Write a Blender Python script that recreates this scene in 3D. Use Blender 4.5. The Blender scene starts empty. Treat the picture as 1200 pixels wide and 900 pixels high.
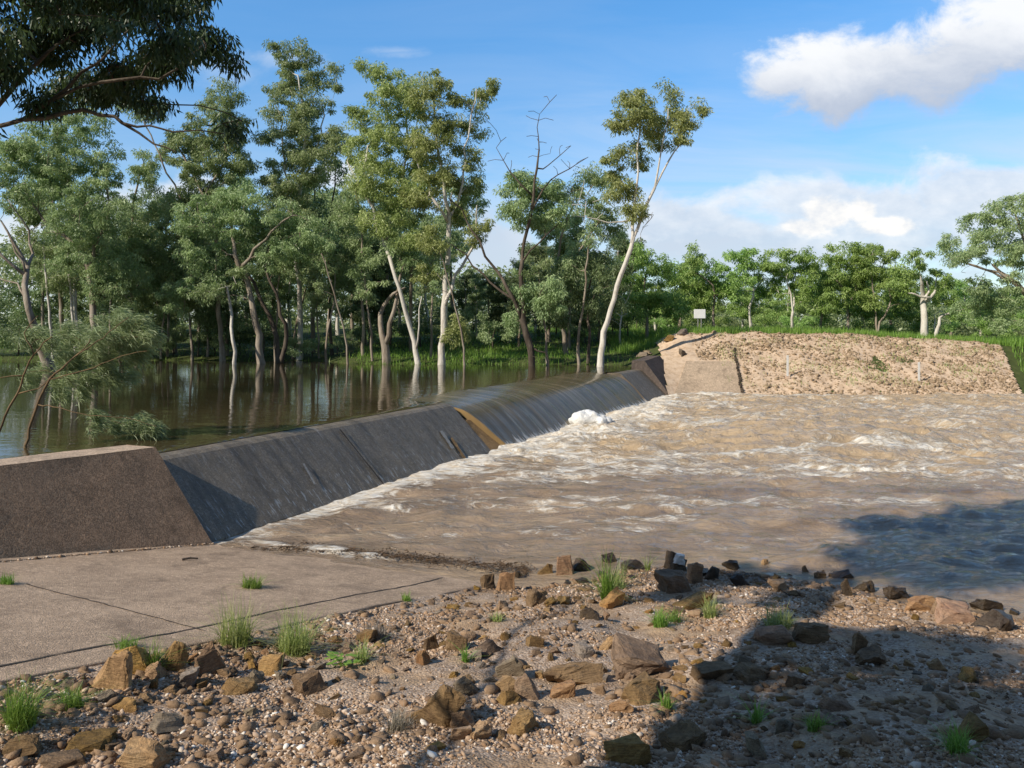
import bpy, bmesh, math, random
import numpy as np
from mathutils import Vector, Matrix, noise as mnoise

scene = bpy.context.scene
COL = scene.collection
PI = math.pi
RNG = np.random.default_rng(7)
random.seed(7)

# ------------------------------------------------------------------ basic frame
F, CX, HY, H = 950.0, 600.0, 380.0, 3.0        # focal length and horizon of the photograph, eye height


def at(px, py, Y):
    return Vector(((px - CX) / F * Y, Y, H - (py - HY) / F * Y))


W2 = np.array([.42, .9075]); W2 /= np.linalg.norm(W2)          # along the weir, away from the near bank
P2 = np.array([-W2[1], W2[0]])                                   # upstream
B0 = np.array([-4.1, 11.1]) + .13 * P2                           # weir toe at the near end wall
POOL = 1.085


def wp(t, q, z):
    v = B0 + W2 * t + P2 * q
    return (v[0], v[1], z)


# ------------------------------------------------------------------ numpy noise
def _h(ix, iy, s):
    n = (ix * 374761393 + iy * 668265263 + s * 1442695041) & 0xffffffff
    n = ((n ^ (n >> 13)) * 1274126177) & 0xffffffff
    n = ((n ^ (n >> 16)) * 2246822519) & 0xffffffff
    return ((n >> 8) & 0xffff) / 65535.0


def vnoise(x, y, s=0):
    x = np.asarray(x, float); y = np.asarray(y, float)
    ix = np.floor(x).astype(np.int64); iy = np.floor(y).astype(np.int64)
    fx = x - ix; fy = y - iy
    fx = fx * fx * fx * (fx * (fx * 6 - 15) + 10); fy = fy * fy * fy * (fy * (fy * 6 - 15) + 10)
    a = _h(ix, iy, s); b = _h(ix + 1, iy, s); c = _h(ix, iy + 1, s); d = _h(ix + 1, iy + 1, s)
    return (a * (1 - fx) + b * fx) * (1 - fy) + (c * (1 - fx) + d * fx) * fy


def fbm(x, y, o=4, s=0):
    v = 0; a = .5; tot = 0
    x = np.asarray(x, float); y = np.asarray(y, float)
    for k in range(o):
        v = v + a * vnoise(x, y, s + k * 17); tot += a
        x, y = x * 1.6 + y * 1.2 + 3.1, y * 1.6 - x * 1.2 + 1.7
        a *= .5
    return v / tot


def sstep(a, b, x):
    t = np.clip((np.asarray(x, float) - a) / (b - a), 0, 1)
    return t * t * (3 - 2 * t)


# ------------------------------------------------------------------ object helpers
def link(name, me, mat=None, parent=None):
    o = bpy.data.objects.new(name, me)
    COL.objects.link(o)
    if mat is not None and me is not None and not me.materials:
        me.materials.append(mat)
    if parent is not None:
        o.parent = parent
    return o


def mesh(name, verts, faces, smooth=False, attrs=None):
    me = bpy.data.meshes.new(name)
    verts = np.asarray(verts, np.float32)
    if isinstance(faces, np.ndarray):
        n, k = faces.shape
        me.vertices.add(len(verts)); me.vertices.foreach_set('co', verts.ravel())
        me.loops.add(n * k); me.loops.foreach_set('vertex_index', faces.astype(np.int32).ravel())
        me.polygons.add(n)
        me.polygons.foreach_set('loop_start', np.arange(n, dtype=np.int32) * k)
        me.polygons.foreach_set('loop_total', np.full(n, k, np.int32))
        me.update(calc_edges=True)
    else:
        me.from_pydata([tuple(map(float, v)) for v in verts], [], faces); me.update()
    if smooth:
        me.polygons.foreach_set('use_smooth', np.ones(len(me.polygons), bool))
    for k, a in (attrs or {}).items():
        at_ = me.attributes.new(k, 'FLOAT', 'POINT'); at_.data.foreach_set('value', np.asarray(a, np.float32))
    me.validate()
    return me


def grid_faces(nx, ny):
    i = np.arange(nx * ny).reshape(ny, nx)
    return np.stack([i[:-1, :-1], i[:-1, 1:], i[1:, 1:], i[1:, :-1]], -1).reshape(-1, 4)


def tag(o, label=None, cat=None, group=None, kind=None):
    if label: o['label'] = label
    if cat: o['category'] = cat
    if group: o['group'] = group
    if kind: o['kind'] = kind
    return o


def empty(name, loc):
    o = bpy.data.objects.new(name, None); COL.objects.link(o); o.location = loc
    o.empty_display_size = .2
    return o


# ------------------------------------------------------------------ materials
def newmat(name):
    m = bpy.data.materials.new(name); m.use_nodes = True
    nt = m.node_tree; nt.nodes.clear()
    return m, nt


class N:
    def __init__(s, nt): s.nt = nt

    def __call__(s, typ, **kw):
        n = s.nt.nodes.new(typ)
        ins = kw.pop('i', {})
        for k, v in kw.items(): setattr(n, k, v)
        for k, v in ins.items():
            if isinstance(v, bpy.types.NodeSocket): s.nt.links.new(v, n.inputs[k])
            else: n.inputs[k].default_value = v
        return n

    def noise(s, vec, scale, detail=4, rough=.55, dist=0):
        return s('ShaderNodeTexNoise', i={'Vector': vec, 'Scale': scale, 'Detail': detail, 'Roughness': rough, 'Distortion': dist}).outputs['Fac']

    def ramp(s, fac, stops, interp='LINEAR'):
        n = s('ShaderNodeValToRGB', i={'Fac': fac})
        n.color_ramp.interpolation = interp
        el = n.color_ramp.elements
        while len(el) < len(stops): el.new(.5)
        for e, (p, c) in zip(el, stops):
            e.position = p; e.color = (c, c, c, 1) if not hasattr(c, '__len__') else (*c[:3], 1)
        return n.outputs['Color']

    def math(s, op, a, b=0.0, c=None, clamp=False):
        ins = {0: a, 1: b}
        if c is not None: ins[2] = c
        return s('ShaderNodeMath', operation=op, use_clamp=clamp, i=ins).outputs[0]

    def mix(s, f, a, b, blend='MIX'):
        n = s('ShaderNodeMix', data_type='RGBA', blend_type=blend)
        n.clamp_factor = True; n.clamp_result = False
        for k, v in ((0, f), (6, a), (7, b)):
            if isinstance(v, bpy.types.NodeSocket): s.nt.links.new(v, n.inputs[k])
            elif k and not isinstance(v, float): n.inputs[k].default_value = (*v[:3], 1)
            else: n.inputs[k].default_value = v
        return n.outputs[2]

    def mapping(s, vec, scale=(1, 1, 1), rot=(0, 0, 0), loc=(0, 0, 0)):
        return s('ShaderNodeMapping', i={'Vector': vec, 'Scale': scale, 'Rotation': rot, 'Location': loc}).outputs[0]

    def bump(s, h, strength=.5, dist=.02, normal=None):
        ins = {'Strength': strength, 'Distance': dist, 'Height': h}
        if normal is not None: ins['Normal'] = normal
        return s('ShaderNodeBump', i=ins).outputs[0]

    def attr(s, name):
        return s('ShaderNodeAttribute', attribute_name=name).outputs['Fac']

    def out(s, sh):
        s('ShaderNodeOutputMaterial', i={'Surface': sh})

    def bsdf(s, color, rough=.8, normal=None, spec=.5, **kw):
        ins = {'Base Color': color if isinstance(color, bpy.types.NodeSocket) else (*color, 1), 'Roughness': rough, 'Specular IOR Level': spec}
        if normal is not None: ins['Normal'] = normal
        ins.update(kw)
        return s('ShaderNodeBsdfPrincipled', i=ins).outputs[0]

    def pos(s): return s('ShaderNodeNewGeometry').outputs['Position']

    def objco(s): return s('ShaderNodeTexCoord').outputs['Object']


def leaf_mat(name, c1, c2, transl=.35, rough=.5):
    m, nt = newmat(name); n = N(nt)
    t = n.attr('tint')
    col = n.mix(t, c1, c2)
    rnd = n('ShaderNodeObjectInfo').outputs['Random']
    col = n('ShaderNodeHueSaturation', i={'Hue': n.math('MULTIPLY_ADD', rnd, .03, .485), 'Saturation': 1.0, 'Value': n.math('MULTIPLY_ADD', rnd, .3, .85), 'Color': col}).outputs[0]
    b = n.bsdf(col, rough - .06, spec=.5)
    tr = n('ShaderNodeBsdfTranslucent', i={'Color': n.mix(.5, col, (.16, .24, .04))}).outputs[0]
    n.out(n('ShaderNodeMixShader', i={0: transl, 1: b, 2: tr}).outputs[0])
    return m


def bark_mat(name, pale, dark, amount=.5):
    m, nt = newmat(name); n = N(nt); p = n.pos()
    a = n.noise(n.mapping(p, (3, 3, .7)), 1.6, 5, .6)
    f = n.ramp(a, [(max(0, amount - .14), 0), (amount + .14, 1)])
    fine = n.noise(n.mapping(p, (14, 14, 3)), 2, 4)
    col = n.mix(f, pale, dark)
    col = n.mix(n.math('MULTIPLY', fine, .6), col, tuple(c * .45 for c in dark))
    n.out(n.bsdf(col, .85, n.bump(fine, .5, .03), .2))
    return m


M = {}
M['leaf_blue'] = leaf_mat('leaf_blue', (.26, .35, .155), (.56, .66, .34), .48)
M['leaf_olive'] = leaf_mat('leaf_olive', (.30, .355, .115), (.61, .65, .27), .48)
M['leaf_fresh'] = leaf_mat('leaf_fresh', (.25, .41, .09), (.52, .70, .23), .46)
M['leaf_dark'] = leaf_mat('leaf_dark', (.12, .17, .075), (.30, .38, .18), .42)
M['leaf_wattle'] = leaf_mat('leaf_wattle', (.24, .32, .13), (.52, .62, .34), .4)
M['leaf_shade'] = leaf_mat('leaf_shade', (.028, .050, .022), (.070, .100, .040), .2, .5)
M['grass'] = leaf_mat('grass', (.14, .26, .035), (.33, .50, .09), .42)
M['grass_dry'] = leaf_mat('grass_dry', (.26, .36, .07), (.62, .66, .28), .42)
M['grass_grey'] = leaf_mat('grass_grey', (.18, .15, .11), (.34, .29, .23), .1)
M['bark_white'] = bark_mat('bark_white', (.84, .79, .71), (.42, .34, .26), .64)
M['bark_pale'] = bark_mat('bark_pale', (.50, .43, .35), (.24, .185, .135), .52)
M['bark_dark'] = bark_mat('bark_dark', (.20, .16, .125), (.075, .058, .045), .5)
M['bark_twig'] = bark_mat('bark_twig', (.28, .19, .10), (.14, .09, .05), .5)


def concrete(name, base, dark, agg=.5, scale=1.0, rough=.9, wet=False, streak=False):
    m, nt = newmat(name); n = N(nt); p = n.pos()
    big = n.noise(p, .9 * scale, 6, .6)
    mid = n.noise(p, 6 * scale, 6, .7)
    vor = n('ShaderNodeTexVoronoi', i={'Vector': p, 'Scale': 48 * scale})
    cellv = n('ShaderNodeSeparateColor', i={0: vor.outputs['Color']}).outputs[0]
    vor2 = n('ShaderNodeTexVoronoi', i={'Vector': p, 'Scale': 21 * scale})
    cell2 = n('ShaderNodeSeparateColor', i={0: vor2.outputs['Color']}).outputs[0]
    col = n.mix(n.ramp(big, [(.38, 0), (.62, 1)]), base, dark)
    col = n.mix(n.math('MULTIPLY', n.ramp(mid, [(.42, 0), (.6, 1)]), .45), col, tuple(.5 * c for c in dark))
    st = n.mix(cellv, tuple(c * .55 for c in base), tuple(min(1, c * 1.75) for c in base))
    col = n.mix(agg, col, st)
    col = n.mix(n.math('MULTIPLY', n.ramp(cell2, [(.86, 0), (.93, 1)]), .28), col, tuple(min(1, c * 2.0) for c in base))
    hgt = n.math('ADD', n.math('MULTIPLY', vor.outputs['Distance'], -.6), n.math('MULTIPLY', mid, 1.2))
    if not wet:
        st1 = n.noise(n.mapping(p, (1, 1, .35)), 2.3 , 6, .65, .8)
        col = n.mix(n.math('MULTIPLY', n.ramp(st1, [(.50, 0), (.66, 1)]), .5), col, tuple(c * .42 for c in dark))
        st2 = n.noise(n.mapping(p, (1, 1, .4), loc=(7, 3, 2)), 1.4, 5, .6)
        col = n.mix(n.math('MULTIPLY', n.ramp(st2, [(.54, 0), (.68, 1)]), .35), col, tuple(min(1, c * 1.35) for c in base))
    r = rough
    if wet:
        ax = n.mapping(p, (1, 1, 1), (0, 0, -math.atan2(W2[1], W2[0])))
        s1 = n.noise(n.mapping(ax, (5.0, .6, .5)), 1.0, 5, .65)
        col = n.mix(n.ramp(s1, [(.45, 0), (.7, .75)]), col, tuple(c * .5 for c in dark))
        s2 = n.noise(n.mapping(ax, (3.2, .35, .3), loc=(5, 2, 1)), 1.0, 4, .6)
        col = n.mix(n.ramp(s2, [(.66, 0), (.72, .55)]), col, (.40, .37, .33))
        sp = n.noise(n.mapping(ax, (26, 5, 4)), 1.0, 3, .6)
        zz = n('ShaderNodeSeparateXYZ', i={0: p}).outputs[2]
        lo = n.ramp(zz, [(.05, 1), (.55, .25)])
        col = n.mix(n.math('MULTIPLY', n.ramp(sp, [(.58, 0), (.66, .8)]), lo), col, (.42, .43, .42))
        r = n.ramp(n.noise(p, 9, 4), [(.3, .30), (.7, .60)])
    n.out(n.bsdf(col, r, n.bump(hgt, .6, .012), 0.32 if wet else .25))
    return m


M['slab'] = concrete('slab', (.46, .33, .225), (.33, .235, .16), .30, 2.0)
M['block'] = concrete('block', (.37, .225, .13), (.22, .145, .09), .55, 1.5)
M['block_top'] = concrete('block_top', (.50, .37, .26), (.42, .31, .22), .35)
M['weir'] = concrete('weir', (.215, .172, .12), (.135, .11, .08), .38, 1.6, wet=True)
M['block_shaded'] = concrete('block_shaded', (.13, .10, .085), (.07, .058, .05), .4)  # darkened concrete: the far end wall's shade is put into its colour
M['far_slab'] = concrete('far_slab', (.47, .355, .25), (.38, .285, .20), .4, 1.0)
M['joint'] = newmat('joint')[0]
_n = N(M['joint'].node_tree); _n.out(_n.bsdf(_n.ramp(_n.noise(_n.pos(), 18, 4), [(.3, (.03, .022, .016)), (.7, (.09, .066, .045))]), .95))


def ground_mat():
    m, nt = newmat('bank_gravel'); n = N(nt); p = n.pos()
    big = n.noise(p, 1.3, 6, .6); mid = n.noise(p, 7, 6, .65)
    vor = n('ShaderNodeTexVoronoi', i={'Vector': p, 'Scale': 60}); cv = n('ShaderNodeSeparateColor', i={0: vor.outputs['Color']})
    col = n.ramp(big, [(.30, (.31, .20, .115)), (.5, (.45, .31, .19)), (.72, (.52, .375, .25))])
    col = n.mix(n.math('MULTIPLY', n.ramp(mid, [(.40, 1), (.58, 0)]), .55), col, (.17, .11, .07))
    peb = n.mix(cv.outputs[0], (.20, .125, .08), (.62, .50, .40))
    col = n.mix(n.math('MULTIPLY', n.ramp(n.noise(p, 2.2, 4, .6), [(.38, 0), (.55, 1)]), .65), col, peb)
    wet = n.attr('wet')
    col = n.mix(wet, col, n.mix(1.0, col, (.30, .27, .25), 'MULTIPLY'))
    h = n.math('ADD', n.math('MULTIPLY', vor.outputs['Distance'], -.5), mid)
    n.out(n.bsdf(col, n.math('MULTIPLY_ADD', wet, -.55, .92), n.bump(h, .8, .02), .3))
    return m


M['gravel_ground'] = ground_mat()


def pebble_mat():
    m, nt = newmat('pebbles'); n = N(nt)
    t = n.attr('tint')
    col = n.ramp(t, [(0, (.13, .08, .045)), (.2, (.28, .17, .095)), (.42, (.42, .275, .17)), (.62, (.52, .375, .26)), (.82, (.64, .53, .42)), (1, (.82, .77, .70))])
    col = n.mix(.3, col, n.ramp(n.noise(n.pos(), 60, 3), [(.3, .15), (.7, .6)]), 'OVERLAY')
    n.out(n.bsdf(col, .8, spec=.3))
    return m


M['pebbles'] = pebble_mat()


def rock_mat(name, a, b, c, rough=.85):
    m, nt = newmat(name); n = N(nt); p = n.pos()
    rnd = n('ShaderNodeObjectInfo').outputs['Random']
    big = n.noise(p, 5, 6, .65); lay = n.noise(n.mapping(n.objco(), (4, 4, 26), (.2, .3, 0)), 1.0, 4, .6)
    col = n.ramp(big, [(.3, a), (.52, b), (.75, c)])
    col = n.mix(n.math('MULTIPLY', n.ramp(lay, [(.45, 0), (.65, 1)]), .5), col, tuple(x * .45 for x in a))
    col = n('ShaderNodeHueSaturation', i={'Hue': n.math('MULTIPLY_ADD', rnd, .018, .487), 'Saturation': n.math('MULTIPLY_ADD', rnd, .4, .75), 'Value': n.math('MULTIPLY_ADD', n.math('FRACT', n.math('MULTIPLY', rnd, 7.3)), .6, .68), 'Color': col}).outputs[0]
    fine = n.noise(p, 55, 5, .7)
    col = n.mix(.35, col, n.ramp(fine, [(.3, .1), (.7, .7)]), 'OVERLAY')
    h = n.math('ADD', n.math('ADD', big, n.math('MULTIPLY', lay, .6)), n.math('MULTIPLY', fine, .35))
    n.out(n.bsdf(col, rough, n.bump(h, .8, .025), .3))
    return m


M['rock'] = rock_mat('rock', (.15, .09, .04), (.275, .172, .075), (.37, .24, .115))
M['rock_yellow'] = rock_mat('rock_yellow', (.25, .145, .055), (.39, .235, .088), (.47, .31, .13))
M['rock_grey'] = rock_mat('rock_grey', (.17, .13, .09), (.27, .21, .145), (.36, .29, .21))
M['rock_orange'] = rock_mat('rock_orange', (.30, .15, .06), (.42, .24, .10), (.44, .29, .15))
M['rock_wet'] = rock_mat('rock_wet', (.035, .024, .015), (.075, .05, .028), (.13, .088, .045), .35)
M['rubble'] = rock_mat('rubble', (.43, .31, .21), (.53, .40, .285), (.62, .49, .37))


def water_pool():
    m, nt = newmat('pool_water'); n = N(nt); p = n.pos()
    murk = n.ramp(n.noise(n.mapping(p, (.25, .9, 1)), .8, 5, .6), [(.35, (.022, .018, .009)), (.65, (.050, .037, .018))])
    edge = n.attr('edge')
    col = n.mix(edge, murk, (.105, .072, .033))
    q = n.mapping(p, (.55, 1.5, 1), (0, 0, .1))
    h1 = n.noise(q, 1.3, 3, .5, .3); h2 = n.noise(n.mapping(p, (1.2, 3.2, 1)), 2.2, 3, .5, .5)
    h = n.math('ADD', h1, n.math('MULTIPLY', h2, .35))
    amp = n.math('MULTIPLY_ADD', edge, .30, n.math('MULTIPLY_ADD', n.noise(p, .22, 3), .14, .0))
    bp = n('ShaderNodeBump', i={'Strength': amp, 'Distance': .05, 'Height': h}).outputs[0]
    n.out(n.bsdf(col, .025, bp, .5, IOR=1.33))
    return m


def water_river():
    m, nt = newmat('river_water'); n = N(nt); p = n.pos()
    foam = n.attr('foam'); turb = n.attr('turb')
    flow = n.mapping(p, (.55, 1.25, 1), (0, 0, .12))
    a = n.noise(flow, .8, 6, .65, .8)
    col = n.ramp(a, [(.30, (.18, .126, .080)), (.5, (.295, .213, .14)), (.7, (.43, .315, .205))])
    col = n.mix(n.math('MULTIPLY', n.ramp(n.noise(flow, 2.1, 5, .65, 1.2), [(.5, 0), (.68, 1)]), n.math('MULTIPLY', turb, .7)), col, (.50, .345, .17))
    col = n.mix(n.math('MULTIPLY', turb, .62), col, (.60, .445, .275))
    wv = n('ShaderNodeTexNoise', i={'Vector': n.mapping(p, (.5, 1.0, 1)), 'Scale': .9, 'Detail': 3.0}).outputs['Color']
    wp_ = n('ShaderNodeVectorMath', operation='MULTIPLY_ADD', i={0: wv, 1: (1.6, .9, 0), 2: p}).outputs[0]
    g1 = n.noise(n.mapping(wp_, (.9, 2.1, 1), (0, 0, .15)), 1.1, 7, .62)
    fil = n.math('SUBTRACT', 1.0, n.math('MULTIPLY', n.math('ABSOLUTE', n.math('SUBTRACT', g1, .5)), 5.5))     # thin lines of froth
    f1 = n.noise(n.mapping(p, (.8, 2.0, 1), (0, 0, .15)), 1.0, 7, .66, 1.2)
    f2 = n.noise(n.mapping(wp_, (2.6, 6.0, 2), (0, 0, .15)), 2.2, 6, .7, .6)
    fn = n.math('ADD', n.math('ADD', n.math('MULTIPLY', f1, .55), n.math('MULTIPLY', f2, .36)), n.math('MULTIPLY', n.math('MAXIMUM', fil, 0.0), .17))
    thr = n.math('SUBTRACT', fn, n.math('MULTIPLY_ADD', foam, -.46, .80))
    fm = n.math('MULTIPLY', n.math('MULTIPLY', thr, 6.5, clamp=True), .94)
    fcol = n.mix(n.ramp(f2, [(.35, 0), (.62, 1)]), (.56, .43, .27), (.90, .87, .80))
    col = n.mix(fm, col, fcol)
    h = n.math('ADD', n.math('ADD', n.noise(n.mapping(wp_, (1.0, 2.2, 1)), 3.2, 7, .66, .5), n.math('MULTIPLY', n.noise(n.mapping(p, (1.3, 3.0, 1)), 1.1, 3, .5), 1.3)), n.math('MULTIPLY', fm, .25))
    bp = n('ShaderNodeBump', i={'Strength': n.math('MULTIPLY_ADD', turb, .3, .7), 'Distance': .12, 'Height': h}).outputs[0]
    n.out(n.bsdf(col, n.math('MULTIPLY_ADD', fm, .6, .07), bp, .5, IOR=1.42))
    return m


def water_sheet():
    m, nt = newmat('spill_water'); n = N(nt); p = n.pos()
    ax = n.mapping(p, (1, 1, 1), (0, 0, -math.atan2(W2[1], W2[0])))
    s1 = n.noise(n.mapping(ax, (5.5, .35, .35)), 1.0, 5, .62, .15)
    s2 = n.noise(n.mapping(ax, (2.0, .5, .5)), 1.0, 4, .6, .4)
    col = n.ramp(s1, [(.34, (.085, .066, .034)), (.55, (.165, .125, .068)), (.72, (.27, .22, .145))])
    col = n.mix(n.math('MULTIPLY', n.ramp(s2, [(.45, 0), (.65, 1)]), .5), col, (.06, .055, .02))
    foam = n.attr('foam')
    f2 = n.noise(n.mapping(ax, (9, 1.6, 1.6)), 1.0, 6, .7, .6)
    fm = n.math('MULTIPLY', n.math('SUBTRACT', n.math('ADD', f2, foam), 1.0), 5.0, clamp=True)
    rim = n.attr('rim')
    col = n.mix(rim, col, (.40, .25, .10))
    col = n.mix(fm, col, (.78, .76, .72))
    bp = n('ShaderNodeBump', i={'Strength': .55, 'Distance': .03, 'Height': n.math('ADD', s1, n.math('MULTIPLY', s2, .8))}).outputs[0]
    n.out(n.bsdf(col, n.math('MULTIPLY_ADD', fm, .5, .20), bp, .4, IOR=1.33))
    return m


M['pool'] = water_pool(); M['river'] = water_river(); M['sheet'] = water_sheet()


def simple_noise_mat(name, stops, scale=8, rough=.9, bump=.5, spec=.2):
    m, nt = newmat(name); n = N(nt); p = n.pos()
    a = n.noise(p, scale, 6, .65)
    n.out(n.bsdf(n.ramp(a, stops), rough, n.bump(a, bump, .05), spec))
    return m


M['soil'] = simple_noise_mat('soil', [(.3, (.045, .055, .018)), (.55, (.07, .09, .025)), (.75, (.13, .11, .05))], 3)
M['embank'] = simple_noise_mat('embank', [(.30, (.43, .30, .195)), (.5, (.60, .445, .31)), (.72, (.69, .54, .40))], 4, bump=.9)
M['foam'] = simple_noise_mat('foam', [(.3, (.70, .68, .64)), (.7, (.88, .87, .85))], 14, .6, .9)
M['white_post'] = simple_noise_mat('white_post', [(.3, (.62, .60, .56)), (.7, (.80, .79, .77))], 20, .5, .2)
M['sign_white'] = simple_noise_mat('sign_white', [(.3, (.86, .86, .86)), (.7, (.92, .92, .92))], 3, .4, .05, .4)
M['steel'] = simple_noise_mat('steel', [(.3, (.22, .22, .21)), (.7, (.34, .33, .32))], 20, .5, .2, .5)
M['litter'] = simple_noise_mat('litter', [(.3, (.045, .03, .02)), (.7, (.15, .095, .055))], 25, .95, .5)
M['rust'] = concrete('rust', (.34, .20, .085), (.20, .115, .05), .3)

# ------------------------------------------------------------------ terrain heights
WX = [-9, -6, -.1, 2.1, 3.9, 5.4, 8, 14]
WY = [8.6, 9.2, 9.75, 9.95, 9.0, 8.2, 6.9, 4.2]
E0 = np.array([-2.9, 4.59]); E1 = np.array([-.1, 9.67]); ED = (E1 - E0) / np.linalg.norm(E1 - E0); EN = np.array([ED[1], -ED[0]])


def apron_z(x, y):
    return .18 * (8.31 - (x * .424 + y * .9056))


def bank_z(x, y):
    x = np.asarray(x, float); y = np.asarray(y, float)
    s = np.interp(x, WX, WY) - y
    z = np.where(s > 0, .155 * s, .22 * s)
    d = (x - E0[0]) * EN[0] + (y - E0[1]) * EN[1]
    k = sstep(0, 1.3, d)
    z = (apron_z(x, y) - .004) * (1 - k) + z * k
    z = z + (fbm(x * .9, y * .9, 3, 5) - .5) * .16 * k + (fbm(x * 3.1, y * 3.1, 3, 9) - .5) * (.03 + .06 * k)
    return np.where(d < -.06, np.minimum(z, apron_z(x, y) - .06 + .12 * d), z)


def hit(px, py):
    dx, dz = (px - CX) / F, -(py - HY) / F
    Y = np.linspace(1.5, 14, 2500)
    z = H + dz * Y
    g = np.maximum(bank_z(dx * Y, Y), 0.0)
    g = np.where(((dx * Y - E0[0]) * EN[0] + (Y - E0[1]) * EN[1]) < 0, np.maximum(apron_z(dx * Y, Y), 0), g)
    k = np.argmax(z < g)
    return Vector((dx * Y[k], Y[k], float(g[k])))


# ------------------------------------------------------------------ camera, sun, world
cam = bpy.data.cameras.new('camera'); co = bpy.data.objects.new('camera', cam); COL.objects.link(co)
co.location = (0, 0, H); co.rotation_euler = (PI / 2, 0, 0)
cam.sensor_width = 36; cam.lens = F / 1200 * 36; cam.shift_y = (HY - 450) / 1200
cam.clip_end = 4000; cam.clip_start = .05
scene.camera = co

EL = math.radians(36)
LH = Vector((.82, .57)).normalized()
L = Vector((LH.x * math.cos(EL), LH.y * math.cos(EL), -math.sin(EL)))
sun = bpy.data.lights.new('sun', 'SUN'); so = bpy.data.objects.new('sun', sun); COL.objects.link(so)
sun.energy = 5.0; sun.angle = math.radians(.55); sun.color = (1, .92, .79)
so.rotation_euler = L.to_track_quat('-Z', 'Y').to_euler(); so.location = (-20, -10, 30)

scene.view_settings.view_transform = 'Standard'; scene.view_settings.look = 'None'; scene.view_settings.exposure = 0
world = bpy.data.worlds.new('World'); scene.world = world; world.use_nodes = True


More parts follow.
